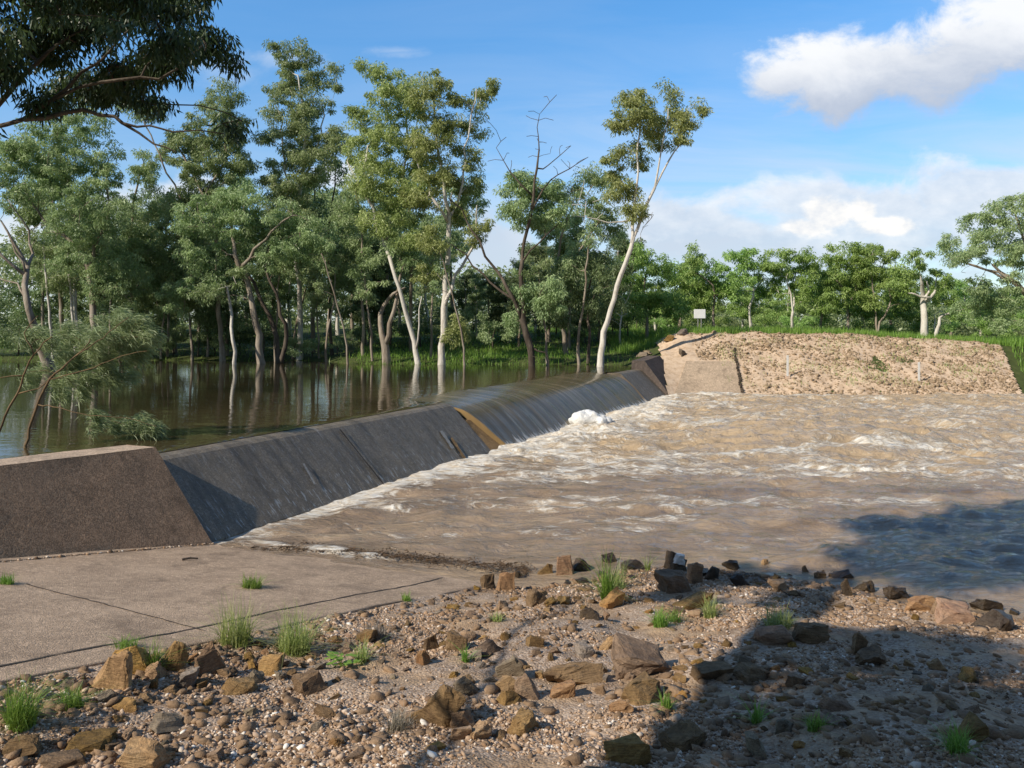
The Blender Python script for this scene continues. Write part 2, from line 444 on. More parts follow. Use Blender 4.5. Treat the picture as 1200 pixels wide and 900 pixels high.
def build_world():
    nt = world.node_tree; nt.nodes.clear(); n = N(nt)
    sky = n('ShaderNodeTexSky', sky_type='NISHITA')
    sky.sun_disc = False; sky.sun_elevation = EL; sky.sun_rotation = math.atan2(-L.x, -L.y)
    sky.air_density = 1.0; sky.dust_density = .6; sky.ozone_density = 2.2; sky.altitude = 200
    skyc = n('ShaderNodeHueSaturation', i={'Hue': .5, 'Saturation': 1.0, 'Value': 1.33, 'Color': sky.outputs[0]}).outputs[0]
    d = n('ShaderNodeTexCoord').outputs['Generated']
    sp = n('ShaderNodeSeparateXYZ', i={0: d})
    skyc = n.mix(1.0, skyc, n.ramp(sp.outputs[2], [(0, (.98, 1.06, 1.12)), (.16, (.92, 1.14, 1.28)), (.38, (.68, 1.28, 1.62)), (.7, (.8, 1.1, 1.3))]), 'MULTIPLY')
    dy = n.math('MAXIMUM', sp.outputs[1], .08)
    u = n.math('DIVIDE', sp.outputs[0], dy); v = n.math('DIVIDE', sp.outputs[2], dy)
    uv = n('ShaderNodeCombineXYZ', i={0: u, 1: v, 2: 0.0}).outputs[0]
    puff = n.noise(n.mapping(uv, (1, 1.5, 1)), 9, 8, .62, .3)
    big = n.noise(uv, 3.6, 4, .5)
    fine = n.noise(n.mapping(uv, (1, 1.6, 1), loc=(3, 1, 0)), 22, 6, .6)

    def blob(px, py, rx, ry, ang=0):
        u0, v0 = (px - CX) / F, (HY - py) / F
        a = n('ShaderNodeVectorMath', operation='SUBTRACT', i={0: uv, 1: (u0, v0, 0)}).outputs[0]
        a = n.mapping(a, (1, 1, 1), (0, 0, -ang))
        a = n('ShaderNodeVectorMath', operation='MULTIPLY', i={0: a, 1: (F / rx, F / ry, 0)}).outputs[0]
        l = n('ShaderNodeVectorMath', operation='LENGTH', i={0: a}).outputs['Value']
        return n.math('SUBTRACT', 1.0, l)

    def mx(*bs):
        r = bs[0]
        for b in bs[1:]: r = n.math('SMOOTH_MAX', r, b, .25)
        return r

    def dens(b, k=1.1, lo=0.0, hi=.35, nz=None):
        e = n.math('ADD', b, n.math('MULTIPLY', n.math('SUBTRACT', puff if nz is None else nz, .5), k))
        return n('ShaderNodeMapRange', interpolation_type='SMOOTHSTEP', i={0: e, 1: lo, 2: hi, 3: 0.0, 4: 1.0}).outputs[0]

    base = skyc
    # thin high streaks
    st = n.noise(n.mapping(uv, (.8, 4.5, 1), (0, 0, .12)), 3.0, 6, .6, .6)
    low = n('ShaderNodeMapRange', interpolation_type='SMOOTHSTEP', i={0: v, 1: .05, 2: .36, 3: 1.0, 4: .12}).outputs[0]
    right = n('ShaderNodeMapRange', interpolation_type='SMOOTHSTEP', i={0: u, 1: -.5, 2: .35, 3: .35, 4: 1.0}).outputs[0]
    stm = n.math('MULTIPLY', n.math('MULTIPLY', n.ramp(st, [(.38, 0), (.66, .95)]), low), right)
    W = 10.0
    col = n.mix(stm, base, (.66 * W, .76 * W, .92 * W))
    # low band of cloud on the right, greyer below
    b3 = dens(mx(blob(900, 285, 200, 40), blob(1070, 272, 140, 44), blob(780, 268, 100, 34), blob(1150, 228, 160, 36, .05), blob(1000, 240, 160, 30)), 2.8, -.4, .4)
    g3 = n.mix(n.ramp(n.math('ADD', n.math('ADD', n.math('MULTIPLY', big, .6), n.math('MULTIPLY', fine, .5)), n.math('MULTIPLY', n.math('SUBTRACT', v, .125), 1.8)), [(.44, 0), (.72, 1)]), (.62 * W, .70 * W, .82 * W), (.97 * W, .98 * W, 1.0 * W))
    col = n.mix(n.math('MULTIPLY', b3, .82), col, g3)
    # clouds showing behind the wood on the left
    b5 = dens(mx(blob(395, 205, 45, 32), blob(20, 300, 90, 70), blob(225, 230, 60, 34), blob(120, 250, 60, 40), blob(560, 300, 90, 60), blob(690, 320, 60, 50)), 2.6, .05, .6)
    col = n.mix(n.math('MULTIPLY', b5, .8), col, n.mix(n.ramp(big, [(.4, 0), (.65, 1)]), (.62 * W, .70 * W, .82 * W), (.93 * W, .94 * W, .96 * W)))
    bw = n.math('MULTIPLY', dens(mx(blob(255, 85, 75, 30), blob(330, 70, 60, 16), blob(470, 60, 60, 10)), 2.4, .0, .8), n.ramp(st, [(.3, 0), (.7, .8)]))
    col = n.mix(bw, col, (.80 * W, .86 * W, .95 * W))
    # sunlit cumulus heads
    b2 = dens(mx(blob(968, 252, 40, 24), blob(1012, 246, 20, 20, -.4), blob(945, 266, 40, 14), blob(1035, 266, 46, 14)), 3.4, .0, .55, n.math('MULTIPLY_ADD', fine, .35, n.math('MULTIPLY', puff, .65)))
    col = n.mix(n.math('MULTIPLY', b2, .95), col, n.mix(n.ramp(fine, [(.35, 0), (.55, 1)]), (.80 * W, .84 * W, .90 * W), (1.05 * W, 1.03 * W, 1.0 * W)))
    # the long cloud at the top right
    b1r = mx(blob(1015, 84, 165, 58, .15), blob(1130, 60, 150, 70, .2), blob(915, 96, 66, 36, .1), blob(985, 112, 90, 34, .05), blob(1210, 40, 100, 75))
    b1 = dens(b1r, 2.3, .0, .55)
    line = n.math('SUBTRACT', v, n.math('MULTIPLY_ADD', u, .18, .245))       # above or below the cloud's own axis
    sh = n.math('ADD', n.math('MULTIPLY', line, 11.0), n.math('MULTIPLY', n.math('SUBTRACT', puff, .5), 1.3))
    shade = n('ShaderNodeMapRange', interpolation_type='SMOOTHSTEP', i={0: sh, 1: -.75, 2: .45, 3: 0.0, 4: 1.0}).outputs[0]
    col = n.mix(n.math('MULTIPLY', b1, .93), col, n.mix(shade, (.50 * W, .56 * W, .68 * W), (1.02 * W, 1.02 * W, 1.02 * W)))
    # scattered cloud over the rest of the sky (behind the viewer), seen only in reflections
    gen = n.noise(n.mapping(d, (1, 1, 2)), 2.4, 6, .55)
    back = n('ShaderNodeMapRange', i={0: sp.outputs[1], 1: .25, 2: .0, 3: 0.0, 4: 1.0}).outputs[0]
    col = n.mix(n.math('MULTIPLY', n.ramp(gen, [(.52, 0), (.66, .8)]), back), col, (.85 * W, .87 * W, .9 * W))
    dim = n('ShaderNodeMapRange', interpolation_type='SMOOTHSTEP', i={0: sp.outputs[1], 1: -.35, 2: .2, 3: .36, 4: 1.0}).outputs[0]  # unseen sky behind the viewer darkened to cut fill light and deepen shade
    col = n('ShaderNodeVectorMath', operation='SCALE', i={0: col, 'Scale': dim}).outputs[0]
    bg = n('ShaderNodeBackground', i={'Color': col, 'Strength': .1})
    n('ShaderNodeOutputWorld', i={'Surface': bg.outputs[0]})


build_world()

# ------------------------------------------------------------------ the setting: terrain, bank, slab
def heightfield(name, xs, ys, zf, mat, attrs=None, smooth=True):
    X, Y = np.meshgrid(xs, ys)
    Z = zf(X, Y)
    v = np.stack([X, Y, Z], -1).reshape(-1, 3)
    a = {k: f(X, Y).ravel() for k, f in (attrs or {}).items()}
    o = link(name, mesh(name, v, grid_faces(len(xs), len(ys)), smooth, a), mat)
    return tag(o, kind='structure')


SHX = [-60, -26, -10, -8, 0, 4, 6.0, 9]
SHY = [44, 42, 41.5, 38.5, 38, 37.2, 35.6, 35]


def top_h(x):          # embankment crest height
    return np.interp(x, [5, 16, 24, 30], [2.55, 2.5, 1.98, 1.9])


def far_z(x, y):
    sh = np.interp(x, SHX, SHY)
    zl = np.where(y > sh, 1.0 + .9 * sstep(0, 2.5, y - sh) * .35 + 1.35 * sstep(0, 22, y - sh), .95 + .25 * (y - sh))
    f = (y - 34.7) / 4.9
    ze = np.where(f < 1, top_h(x) * f, top_h(x) + 0 * x)
    zr = np.where(y < 36.5, .35 * (y - 36.5), np.minimum(.42 * (y - 36.5), 2.0))
    kl = sstep(5.2, 7.6, x + (y - 35) * -.15); kr = sstep(23.6, 25.0, x - (y - 34.8) * .42)
    z = zl * (1 - kl) + ze * kl
    z = z * (1 - kr) + zr * kr
    z = np.where(y > 70, np.minimum(z, 2.5), z)
    return z


xs = np.concatenate([np.linspace(-1500, -70, 12), np.linspace(-60, 60, 121), np.linspace(70, 1500, 12)])
ys = np.concatenate([np.linspace(-300, -8, 8), np.linspace(-4, 30, 12), np.linspace(32, 64, 65), np.linspace(70, 130, 8), np.linspace(200, 3000, 10)])


def terr(x, y):
    far = far_z(x, y) - .06 + (fbm(x * .5, y * .5, 3, 3) - .5) * .2
    near = np.where(y < 12, np.where(y < 8, bank_z(x, y) - .45, -1.2), -1.2)
    near = np.where((y < 12) & (x > 9), .155 * (np.interp(x, WX, WY) - y) - .3, near)
    near = np.where(y < 0, 1.1, near); near = np.minimum(near, 1.5)
    return np.where(y < 31.5, near, np.where(y < 34.7, np.maximum(near, np.minimum(far, -.3)), far))


heightfield('terrain', xs, ys, terr, M['soil'])

heightfield('gravel_bank', np.arange(-5.2, 9.6, .05), np.arange(1.2, 11.2, .05), bank_z, M['gravel_ground'],
            {'wet': lambda x, y: sstep(.14, -.02, bank_z(x, y) + (fbm(x * 2, y * 2, 3, 21) - .5) * .1)})


def slab_poly(rows, name, mat, parent=None):
    return link(name, mesh(name, *rows), mat, parent)


def apron():
    # concrete ramp beside the weir, pavement sheet with a real edge
    vs, fs = [], []
    ts = np.linspace(-9.5, 5.0, 60); rs = np.concatenate([np.linspace(0, .988, 17), [1]])
    for t in ts:
        a = B0 + W2 * t + P2 * .05
        # near edge: line E0-E1 extended
        k = t / 14.5
        b = E0 + ED * ((a - E0) @ ED)
        wob = (float(fbm(t * 1.3, 0, 3, 4)) - .5) * .10
        b = b + EN * wob
        for r in rs:
            p = a * (1 - r) + b * r
            z = float(apron_z(p[0], p[1])) + (float(fbm(p[0] * .8, p[1] * .8, 3, 31)) - .5) * .035
            vs.append((p[0], p[1], z))
        vs.append((b[0], b[1], vs[-1][2] - .14))
    n = len(rs) + 1
    for i in range(len(ts) - 1):
        for j in range(n - 1):
            fs.append((i * n + j, i * n + j + 1, (i + 1) * n + j + 1, (i + 1) * n + j))
    o = link('pavement', mesh('pavement', vs, fs, False), M['slab'])
    tag(o, kind='structure')
    me = o.data
    me.polygons.foreach_set('use_smooth', [abs(p.normal.z) > .5 for p in me.polygons])

    def strip(pts, w, name):
        vs, fs = [], []
        for i, p in enumerate(pts):
            d = (pts[min(i + 1, len(pts) - 1)] - pts[max(i - 1, 0)]); d /= np.linalg.norm(d); nn = np.array([d[1], -d[0]])
            j = .5 + 1.0 * float(vnoise(i * .9, 3.3, 8)); off = (float(vnoise(i * .5, 9.3, 5)) - .5) * .03
            for s in (-1, 1):
                q = p + nn * (s * w * j + off)
                vs.append((q[0], q[1], float(apron_z(q[0], q[1])) + (float(fbm(q[0] * .8, q[1] * .8, 3, 31)) - .5) * .035 + .005))
        for i in range(len(pts) - 1):
            fs.append((2 * i, 2 * i + 1, 2 * i + 3, 2 * i + 2))
        s = link(name, mesh(name, vs, fs), M['joint'], o)
        return s
    a, b = np.array(hit(2, 780))[:2], np.array(hit(520, 676))[:2]
    strip([a + (b - a) * k for k in np.linspace(-.15, 1, 90)], .011, 'joint')
    strip([B0 + W2 * t - P2 * .135 for t in np.linspace(-6, .02, 120)], .016, 'joint')
    a, b = np.array(hit(30, 684))[:2], np.array(hit(241, 738))[:2]
    strip([a + (b - a) * k for k in np.linspace(0, 1, 60)], .007, 'joint')


apron()

# ------------------------------------------------------------------ weir and its end walls
T_END = 25.7
TN0, TN1 = 8.9, 22.7                 # the lower, spilling stretch


def prof(crest, n=9):
    c = crest
    pts = [(-.02, -.5), (0, -.02), (.05, .03)]
    for k in np.linspace(0, 1, n)[1:]:
        pts.append((.05 + k * (.88 * c + .02), .03 + k * (.9 * c - .03)))
    pts += [(.95 * c + .06, c * .955), (.95 * c + .16, c * .99), (.95 * c + .30, c), (.95 * c + .62, c - .01), (.95 * c + .75, c - .12), (.95 * c + .78, -.8)]
    return pts


def extrude(name, pr, ts, mat, parent, bump=0.0, smooth=True):
    vs, fs = [], []
    for t in ts:
        for q, z in pr:
            k = (float(fbm(t * 1.1, q * 2 + z * 2, 3, 2)) - .5) * bump
            vs.append(wp(t, q - k, z))
    n = len(pr)
    for i in range(len(ts) - 1):
        for j in range(n - 1):
            fs.append((i * n + j, (i + 1) * n + j, (i + 1) * n + j + 1, i * n + j + 1))
    fs.append(tuple(range(n))); fs.append(tuple(reversed(range((len(ts) - 1) * n, len(ts) * n))))
    o = link(name, mesh(name, vs, fs), mat, parent)
    return o


weir = empty('weir', wp(12, .5, 0))
tag(weir, 'long low concrete weir running across the river with water spilling over its middle', 'weir')
inv = Matrix.Translation(-Vector(weir.location))


def under(o, root):
    o.data.transform(Matrix.Translation(-Vector(root.location))); return o


o = under(extrude('concrete_face', prof(1.065), np.linspace(-.15, TN0, 50), M['weir'], weir, .006), weir)
o['label'] = 'dark wet concrete face of the dry near stretch'
o = under(extrude('concrete_face', prof(1.065), np.linspace(TN1, T_END, 20), M['weir'], weir, .006), weir)
o['label'] = 'dark wet concrete face of the far end stretch'
o = under(extrude('spillway_crest', prof(.70), np.linspace(TN0 + .001, TN1 - .001, 40), M['rust'], weir, .02), weir)


def spill():
    qs = [3.2, 2.6, 2.1, 1.75, 1.5, 1.3, 1.12, .95, .8, .65, .5, .36, .22, .1, 0, -.12]
    zs = [1.083, 1.078, 1.066, 1.043, 1.012, .972, .915, .83, .72, .585, .44, .295, .16, .04, -.05, -.15]
    qs, zs = np.array(qs), np.array(zs)
    fine = np.linspace(0, len(qs) - 1, 60)
    qf = np.interp(fine, np.arange(len(qs)), qs); zf = np.interp(fine, np.arange(len(zs)), zs)
    ker = np.ones(5) / 5
    qf[2:-2] = np.convolve(qf, ker, 'valid'); zf[2:-2] = np.convolve(zf, ker, 'valid')
    nt_ = 190
    vs, foam, rim = [], [], []
    for q, z in zip(qf, zf):
        d = max(0.0, 1.45 - q)
        t0 = TN0 + .02 + .62 * min(1, d / 1.45) ** 1.3 ; t1 = TN1 - .02 - .35 * min(1, d / 1.45) ** 1.3
        for k in range(nt_):
            f = k / (nt_ - 1)
            f = f + .02 * math.sin(2 * PI * f) * -1
            t = t0 + (t1 - t0) * f
            e0, e1 = t - t0, t1 - t
            e = min(e0, e1)
            edge = -.10 * math.exp(-(e / .035) ** 2) * (1 if d > .05 else .2) + .045 * math.exp(-((e - .10) / .07) ** 2) * min(1, d * 2)
            w = (float(fbm(t * 2.6, q * .35, 3, 12)) - .5) * .06 * min(1, d + .15)
            vs.append(wp(t, q - .5 * (edge + w) - .05 * min(1, d), z + .75 * (edge + w) + .07 * min(1, d)))
            foam.append(.62 * max(0, 1 - (q + .12) / .5) + .13)
            rim.append(.85 * math.exp(-((e - .07) / .10) ** 2) * min(1, d * 2))
    o = link('spilling_water', mesh('spilling_water', vs, grid_faces(nt_, len(qf)), True, {'foam': foam, 'rim': rim}), M['sheet'], weir)
    under(o, weir)
    # thin lip of water over the dry stretches
    for a, b in ((-.1, TN0 - .02), (TN1 + .02, T_END)):
        vs, foam = [], []
        ts = np.linspace(a, b, 70)
        pr = [(1.75, POOL - .002), (1.6, POOL - .003), (1.48, 1.079), (1.40, 1.0715)]
        for q, z in pr:
            for t in ts:
                k = (float(fbm(t * 3, q * 1.5, 3, 6)) - .5) * .03
                vs.append(wp(t, q, z + .004 * (q > 1.45)))
        o = link('water_lip', mesh('water_lip', vs, grid_faces(len(ts), len(pr)), True, {'edge': [.45] * len(vs)}), M['pool'], weir)
        under(o, weir)


spill()

# vertical joints and light scars on the near face
def scar(t0, q0, q1, w, mat, name, dt=0.0):
    vs, fs = [], []
    pr = prof(1.065); qq = [p[0] for p in pr[1:14]]; zz = [p[1] for p in pr[1:14]]
    ks = np.linspace(0, 1, 14)
    for i, k in enumerate(ks):
        q = q0 + (q1 - q0) * k; z = float(np.interp(q, qq, zz))
        ww = w * (.5 + float(vnoise(i * .8, t0, 4)))
        for s in (-1, 1): vs.append(wp(t0 + dt * k + s * ww, q - .021, z + .021))
    for i in range(13): fs.append((2 * i, 2 * i + 1, 2 * i + 3, 2 * i + 2))
    under(link(name, mesh(name, vs, fs), mat, weir), weir)


scar(4.35, .02, 1.02, .022, M['joint'], 'joint')
scar(7.55, .02, .45, .05, M['rust'], 'rust_stain', .15)
M['scuff'] = simple_noise_mat('scuff', [(.35, (.26, .25, .23)), (.65, (.40, .38, .35))], 30)
scar(7.42, .25, .62, .06, M['scuff'], 'scuff', .12)
scar(2.7, .30, .62, .022, M['scuff'], 'scuff', .1)
scar(4.9, .06, .22, .014, M['scuff'], 'scuff', .05)


def endwall(name, label, t0, t1, ztop, zt1, mat, topmat, sloped_end):
    root = empty(name, wp((t0 + t1) / 2, .6, 0)); tag(root, label, 'wall')
    ts = np.linspace(t0, t1, 30)
    vs, fs = [], []
    rows = 9
    for t in ts:
        k = (t - t0) / (t1 - t0); zt = ztop + (zt1 - ztop) * k
        for j in range(rows):
            f = j / (rows - 1)
            q = -.13 - .3 * (1 - 1) + f * 1.08; z = -.0 + f * zt
            nz = (float(fbm(t * 1.5, f * 3, 3, 14)) - .5) * .02 * (0 < j < rows - 1)
            vs.append(wp(t, q + nz, z))
        vs.append(wp(t, 1.53, zt + .004)); vs.append(wp(t, 1.62, -.8)); vs.append(wp(t, -.45, -.32))
    n = rows + 3
    for i in range(len(ts) - 1):
        for j in range(n):
            if j == rows - 1: continue
            a, b = j, (j + 1) % n
            fs.append((i * n + a, (i + 1) * n + a, (i + 1) * n + b, i * n + b))
    fs.append(tuple(reversed(range(n)))); fs.append(tuple(range((len(ts) - 1) * n, len(ts) * n)))
    under(link('concrete_body', mesh('concrete_body', vs, fs), mat, root), root)
    vs, fs = [], []
    for i, t in enumerate(ts):
        k = (t - t0) / (t1 - t0); zt = ztop + (zt1 - ztop) * k
        for f in np.linspace(0, 1, 6): vs.append(wp(t, .955 + f * .57, zt + .003 + (float(fbm(t * 4, f * 3, 3, 15)) - .5) * .012))
    under(link('top_face', mesh('top_face', vs, grid_faces(6, len(ts)), True), topmat, root), root)
    return root


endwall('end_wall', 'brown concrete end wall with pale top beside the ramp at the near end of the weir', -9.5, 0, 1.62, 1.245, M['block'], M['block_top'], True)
endwall('end_wall', 'dark shadowed concrete end wall at the far end of the weir below the rubble bank', T_END, T_END + 2.6, 1.42, 1.55, M['block_shaded'], M['block_shaded'], True)

# ------------------------------------------------------------------ water
def pool_edge(x, y):
    q = (x - B0[0]) * P2[0] + (y - B0[1]) * P2[1]
    return np.clip(sstep(9, 1.5, q), 0, 1)


def make_pool():
    qs = np.concatenate([np.linspace(1.7, 10, 34), np.linspace(11, 70, 40)])
    ts = np.linspace(-30, 60, 120)
    vs, ed = [], []
    for q in qs:
        for t in ts:
            x, y, _ = wp(t, q, 0)
            spillside = sstep(TN0 - .5, TN0 + 1.0, t) * sstep(TN1 + .5, TN1 - 1, t)
            z = POOL - .055 * spillside * sstep(2.9, 1.7, q) - .002 * (1 - sstep(1.7, 2.6, q))
            vs.append((x, y, z)); ed.append(float(pool_edge(x, y)) * (.45 + .55 * spillside))
    o = link('pool_water', mesh('pool_water', vs, grid_faces(len(ts), len(qs)), True, {'edge': ed}), M['pool'])
    tag(o, kind='structure')


make_pool()


def make_river():
    xs = np.arange(-5.2, 42, .085); ys = np.concatenate([np.arange(2.5, 18, .06), np.arange(18, 36.2, .075)])
    X, Y = np.meshgrid(xs, ys)
    r = -((X - B0[0]) * P2[0] + (Y - B0[1]) * P2[1])            # distance out from the toe
    t = (X - B0[0]) * W2[0] + (Y - B0[1]) * W2[1]
    turb = sstep(14.5, 21, Y + .15 * X + (fbm(X * .3, Y * .5, 3, 40) - .5) * 5)
    turb = np.clip(turb, 0, 1)
    shore = sstep(0, 2.5, Y - np.interp(X, WX, WY))
    fl = X * .35 + Y * -.05
    n1 = fbm(X * .45 + .3 * Y, Y * .95, 4, 50) - .5
    rid = 1 - np.abs(2 * fbm(X * .8 + Y * .2, Y * 1.7, 4, 60) - 1)
    n2 = fbm(X * 1.6, Y * 3.6, 3, 70) - .5
    Z = turb * (.42 * n1 + .21 * (rid ** 2 - .45) + .10 * n2) + (1 - turb) * (.15 * n1 + .15 * n2 + .07 * (rid ** 2 - .4)) * (.35 + .65 * shore)
    hump = np.exp(-(((X - 7.4) / 3.0) ** 2 + ((Y - 20.6 - .06 * (X - 7.4)) / 1.5) ** 2))
    Z += .50 * hump
    hump2 = np.exp(-(((X - 13.5) / 2.2) ** 2 + ((Y - 24) / 1.6) ** 2)); Z += .2 * hump2
    toe = np.exp(-(np.maximum(r, -.3) / .55) ** 2) * sstep(2.0, 7.5, t) * sstep(26, 24.5, t)
    lump = fbm(t * 2.2, r * 2.2, 3, 80)
    mid = sstep(TN0 - .3, TN0 + .6, t) * sstep(TN1 + .5, TN1 - .5, t)
    Z += toe * (lump - .35) * (.05 + .16 * mid)
    Z *= .25 + .75 * sstep(0, 1.0, r + 0.2)* (1 - 0) + .0
    Z *= 1 - .8 * sstep(33.6, 34.8, Y) * (X > 6)
    Z += .055 * np.exp(-((Y - np.interp(X, WX, WY) - .75 - .1 * np.sin(X)) / .16) ** 2) * sstep(5.2, 6.2, X)      # small wave lapping at the bank
    foam = .26 + .10 * fbm(X * .5, Y * 1.2, 3, 93) + .20 * turb * (.1 + .9 * fbm(X * .35, Y * .5, 3, 90)) + .18 * (rid ** 3) * turb
    foam += toe ** .5 * (.36 + .40 * mid) + .40 * np.exp(-(np.maximum(r, 0) / 2.3) ** 2) * sstep(1.5, 4.5, t) * (.35 + .75 * mid) * (.55 + .9 * fbm(X * .9, Y * .9, 3, 99))
    foam += .16 * np.exp(-((Y - 17.0) / 1.6) ** 2) * (X > 1) + .30 * sstep(32.8, 34.2, Y) * (X > 5) * (X < 13)
    foam += .40 * np.exp(-(np.maximum(r, 0) / .42) ** 2) * sstep(-.6, .2, t) * sstep(11, 8, t)
    st = fbm(X * .28 + Y * .25, Y * 1.1, 4, 97); foam += .20 * sstep(.5, .68, st) * (1 - turb) * sstep(10.6, 13, Y)
    # foam line at the lower end of the apron
    ln = np.exp(-((Y - (11.15 - .33 * (X + 3.6))) / .16) ** 2) * sstep(-3.9, -3.3, X) * sstep(-1.0, -2.0, X)
    foam += .42 * ln; Z += .03 * ln
    foam -= .16 * hump
    foam += .30 * np.exp(-((Y - 18.9 - .10 * (X - 7.4) - .25 * np.sin(X * .9)) / .35) ** 2) * np.exp(-((X - 7.8) / 4.0) ** 2)
    foam -= turb * .13 * sstep(.42, .62, fbm(X * .22 + .1 * Y, Y * .55, 3, 98))
    foam *= .25 + .75 * sstep(.3, 1.6, Y - np.interp(X, WX, WY) + .8 * (X < 0))
    Z -= .045 * sstep(1.5, -.5, X) * sstep(14, 12.5, Y)
    v = np.stack([X, Y, Z], -1).reshape(-1, 3)
    f = grid_faces(len(xs), len(ys))
    # keep only the water side of the weir and off the land
    keep_v = ((r > -.45) | (Y < 9)) .ravel() & (Y > np.interp(X, WX, WY) - 2.2).ravel()
    f = f[keep_v[f].all(1)]
    used = np.unique(f); remap = np.full(len(v), -1); remap[used] = np.arange(len(used))
    o = link('river_water', mesh('river_water', v[used], remap[f], True, {'foam': np.clip(foam, 0, 1).ravel()[used], 'turb': turb.ravel()[used]}), M['river'])
    tag(o, kind='structure')


make_river()


def foam_lump():
    c = np.array(wp(14.3, -.55, .05))
    bm = bmesh.new()
    for k in range(16):
        a = random.uniform(0, 6.28); d = random.random() ** .7
        m = Matrix.Translation((d * .42 * math.cos(a) + (.15 if k > 11 else 0), d * .22 * math.sin(a), .16 * (1 - d) + .03)) @ Matrix.Diagonal((1, 1, .8, 1))
        bmesh.ops.create_icosphere(bm, subdivisions=3, radius=random.uniform(.10, .20), matrix=m)
    for v in bm.verts:
        v.co += Vector(mnoise.noise_vector(v.co * 9)) * .035 + Vector(mnoise.noise_vector(v.co * 24)) * .022
    me = bpy.data.meshes.new('foam_mound'); bm.to_mesh(me); bm.free()
    me.polygons.foreach_set('use_smooth', [True] * len(me.polygons))
    o = link('foam_mound', me, M['foam']); o.location = c; o.scale = (1.4, 1.3, 1.5)
    rm = o.modifiers.new('remesh', 'REMESH'); rm.mode = 'VOXEL'; rm.voxel_size = .022; rm.use_smooth_shade = True
    tag(o, 'rounded white mound of froth piled up against the foot of the weir', 'foam')


foam_lump()

# ------------------------------------------------------------------ far embankment
def emb_z(x, y):
    rough = (fbm(x * 1.2, y * 1.2, 4, 33) - .5) * .24 + (fbm(x * 5, y * 5, 3, 34) - .5) * .07
    k = np.maximum(sstep(10.2, 10.9, x - .2 * (y - 34.8)), sstep(37, 37.8, y)) * sstep(41.5, 39.8, y)
    return far_z(x, y) + rough * k + .03


xs = np.arange(6.2, 25.5, .10); ys = np.arange(33.9, 42.5, .10)
Xg, Yg = np.meshgrid(xs, ys)
Zg = emb_z(Xg, Yg)
msk = (Xg > 6.5 + .1 * (Yg - 34)) & (Xg < 21.9 + (Yg - 34.8) * .42)
fcs = grid_faces(len(xs), len(ys)); fcs = fcs[msk.ravel()[fcs].all(1)]
us = np.unique(fcs); rm = np.full(Xg.size, -1); rm[us] = np.arange(len(us))
tag(link('embankment', mesh('embankment', np.stack([Xg, Yg, Zg], -1).reshape(-1, 3)[us], rm[fcs], True), M['embank']), kind='structure')


def far_ramp():
    vs, fs = [], []
    rows = np.linspace(0, 1, 14)
    for f in rows:
        y = 34.5 + f * 2.6
        xl = 7.05 + .40 * (y - 34.8); xr = 9.8 + .18 * (y - 34.7)
        for k in np.linspace(0, 1, 8):
            x = xl + (xr - xl) * k
            vs.append((x, y, float(far_z(np.array(x), np.array(y))) + .07))
    o = link('far_pavement', mesh('far_pavement', vs, grid_faces(8, 14), True), M['slab']); tag(o, kind='structure'); o.data.materials[0] = M['far_slab']
    bm = bmesh.new()
    for k in range(22):
        y = 34.75 + k * .16
        x = 9.85 + .18 * (y - 34.7); z = float(far_z(np.array(x), np.array(y))) + .10
        m = Matrix.Translation((x + random.uniform(-.03, .03), y, z)) @ Matrix.Rotation(random.uniform(0, 3), 4, 'Z') @ Matrix.Diagonal((.045, .10, .07, 1))
        bmesh.ops.create_icosphere(bm, subdivisions=1, radius=1, matrix=m)
    me = bpy.data.meshes.new('edge_joint'); bm.to_mesh(me); bm.free()
    link('edge_joint', me, M['joint'], o)


far_ramp()

# ------------------------------------------------------------------ scattered stones (uncountable)
ICO = bmesh.new(); bmesh.ops.create_icosphere(ICO, subdivisions=1, radius=1)
ICO_V = np.array([v.co[:] for v in ICO.verts]); ICO_F = np.array([[v.index for v in f.verts] for f in ICO.faces]); ICO.free()


def scatter_stones(name, P, R, mat, tint, flat=.65, kind='stuff'):
    n = len(P)
    base = ICO_V
    a = RNG.uniform(0, 2 * PI, n); ca, sa = np.cos(a), np.sin(a)
    sc = np.stack([RNG.uniform(.8, 1.35, n), RNG.uniform(.7, 1.1, n), RNG.uniform(.4, .9, n) * flat / .65], -1)
    V = base[None] * (1 + RNG.uniform(-.36, .30, (n, len(base), 1))) * sc[:, None, :] * R[:, None, None]
    x = V[..., 0] * ca[:, None] - V[..., 1] * sa[:, None]; y = V[..., 0] * sa[:, None] + V[..., 1] * ca[:, None]
    tl = RNG.uniform(-.5, .5, n)[:, None]; z = V[..., 2] + x * tl
    V = np.stack([x, y, z], -1) + P[:, None, :]
    Fc = (ICO_F[None] + (np.arange(n) * len(base))[:, None, None]).reshape(-1, 3)
    o = link(name, mesh(name, V.reshape(-1, 3), Fc, False, {'tint': np.repeat(tint, len(base))}), mat)
    return tag(o, kind=kind)


def loose_stones():
    n = 11000
    Y = 2.6 + RNG.random(n) ** 1.1 * 7.4; X = RNG.uniform(-.68, .68, n) * Y
    d = (X - E0[0]) * EN[0] + (Y - E0[1]) * EN[1]; g = bank_z(X, Y)
    cl = fbm(X * .9 + 4, Y * .9, 3, 71)
    edge = np.exp(-(d / .45) ** 2) + np.exp(-(g / .12) ** 2)
    k = (d > .03) & (g > -.04) & (RNG.random(n) < sstep(.45, .62, cl) * .7 + .12 + .5 * edge)
    X, Y, g = X[k], Y[k], g[k]
    R = np.minimum(np.exp(RNG.normal(math.log(.027), .42, len(X))), .06)
    scatter_stones('loose_stones', np.stack([X, Y, g + R * .1], -1), R, M['rock'], RNG.random(len(X)), .45)


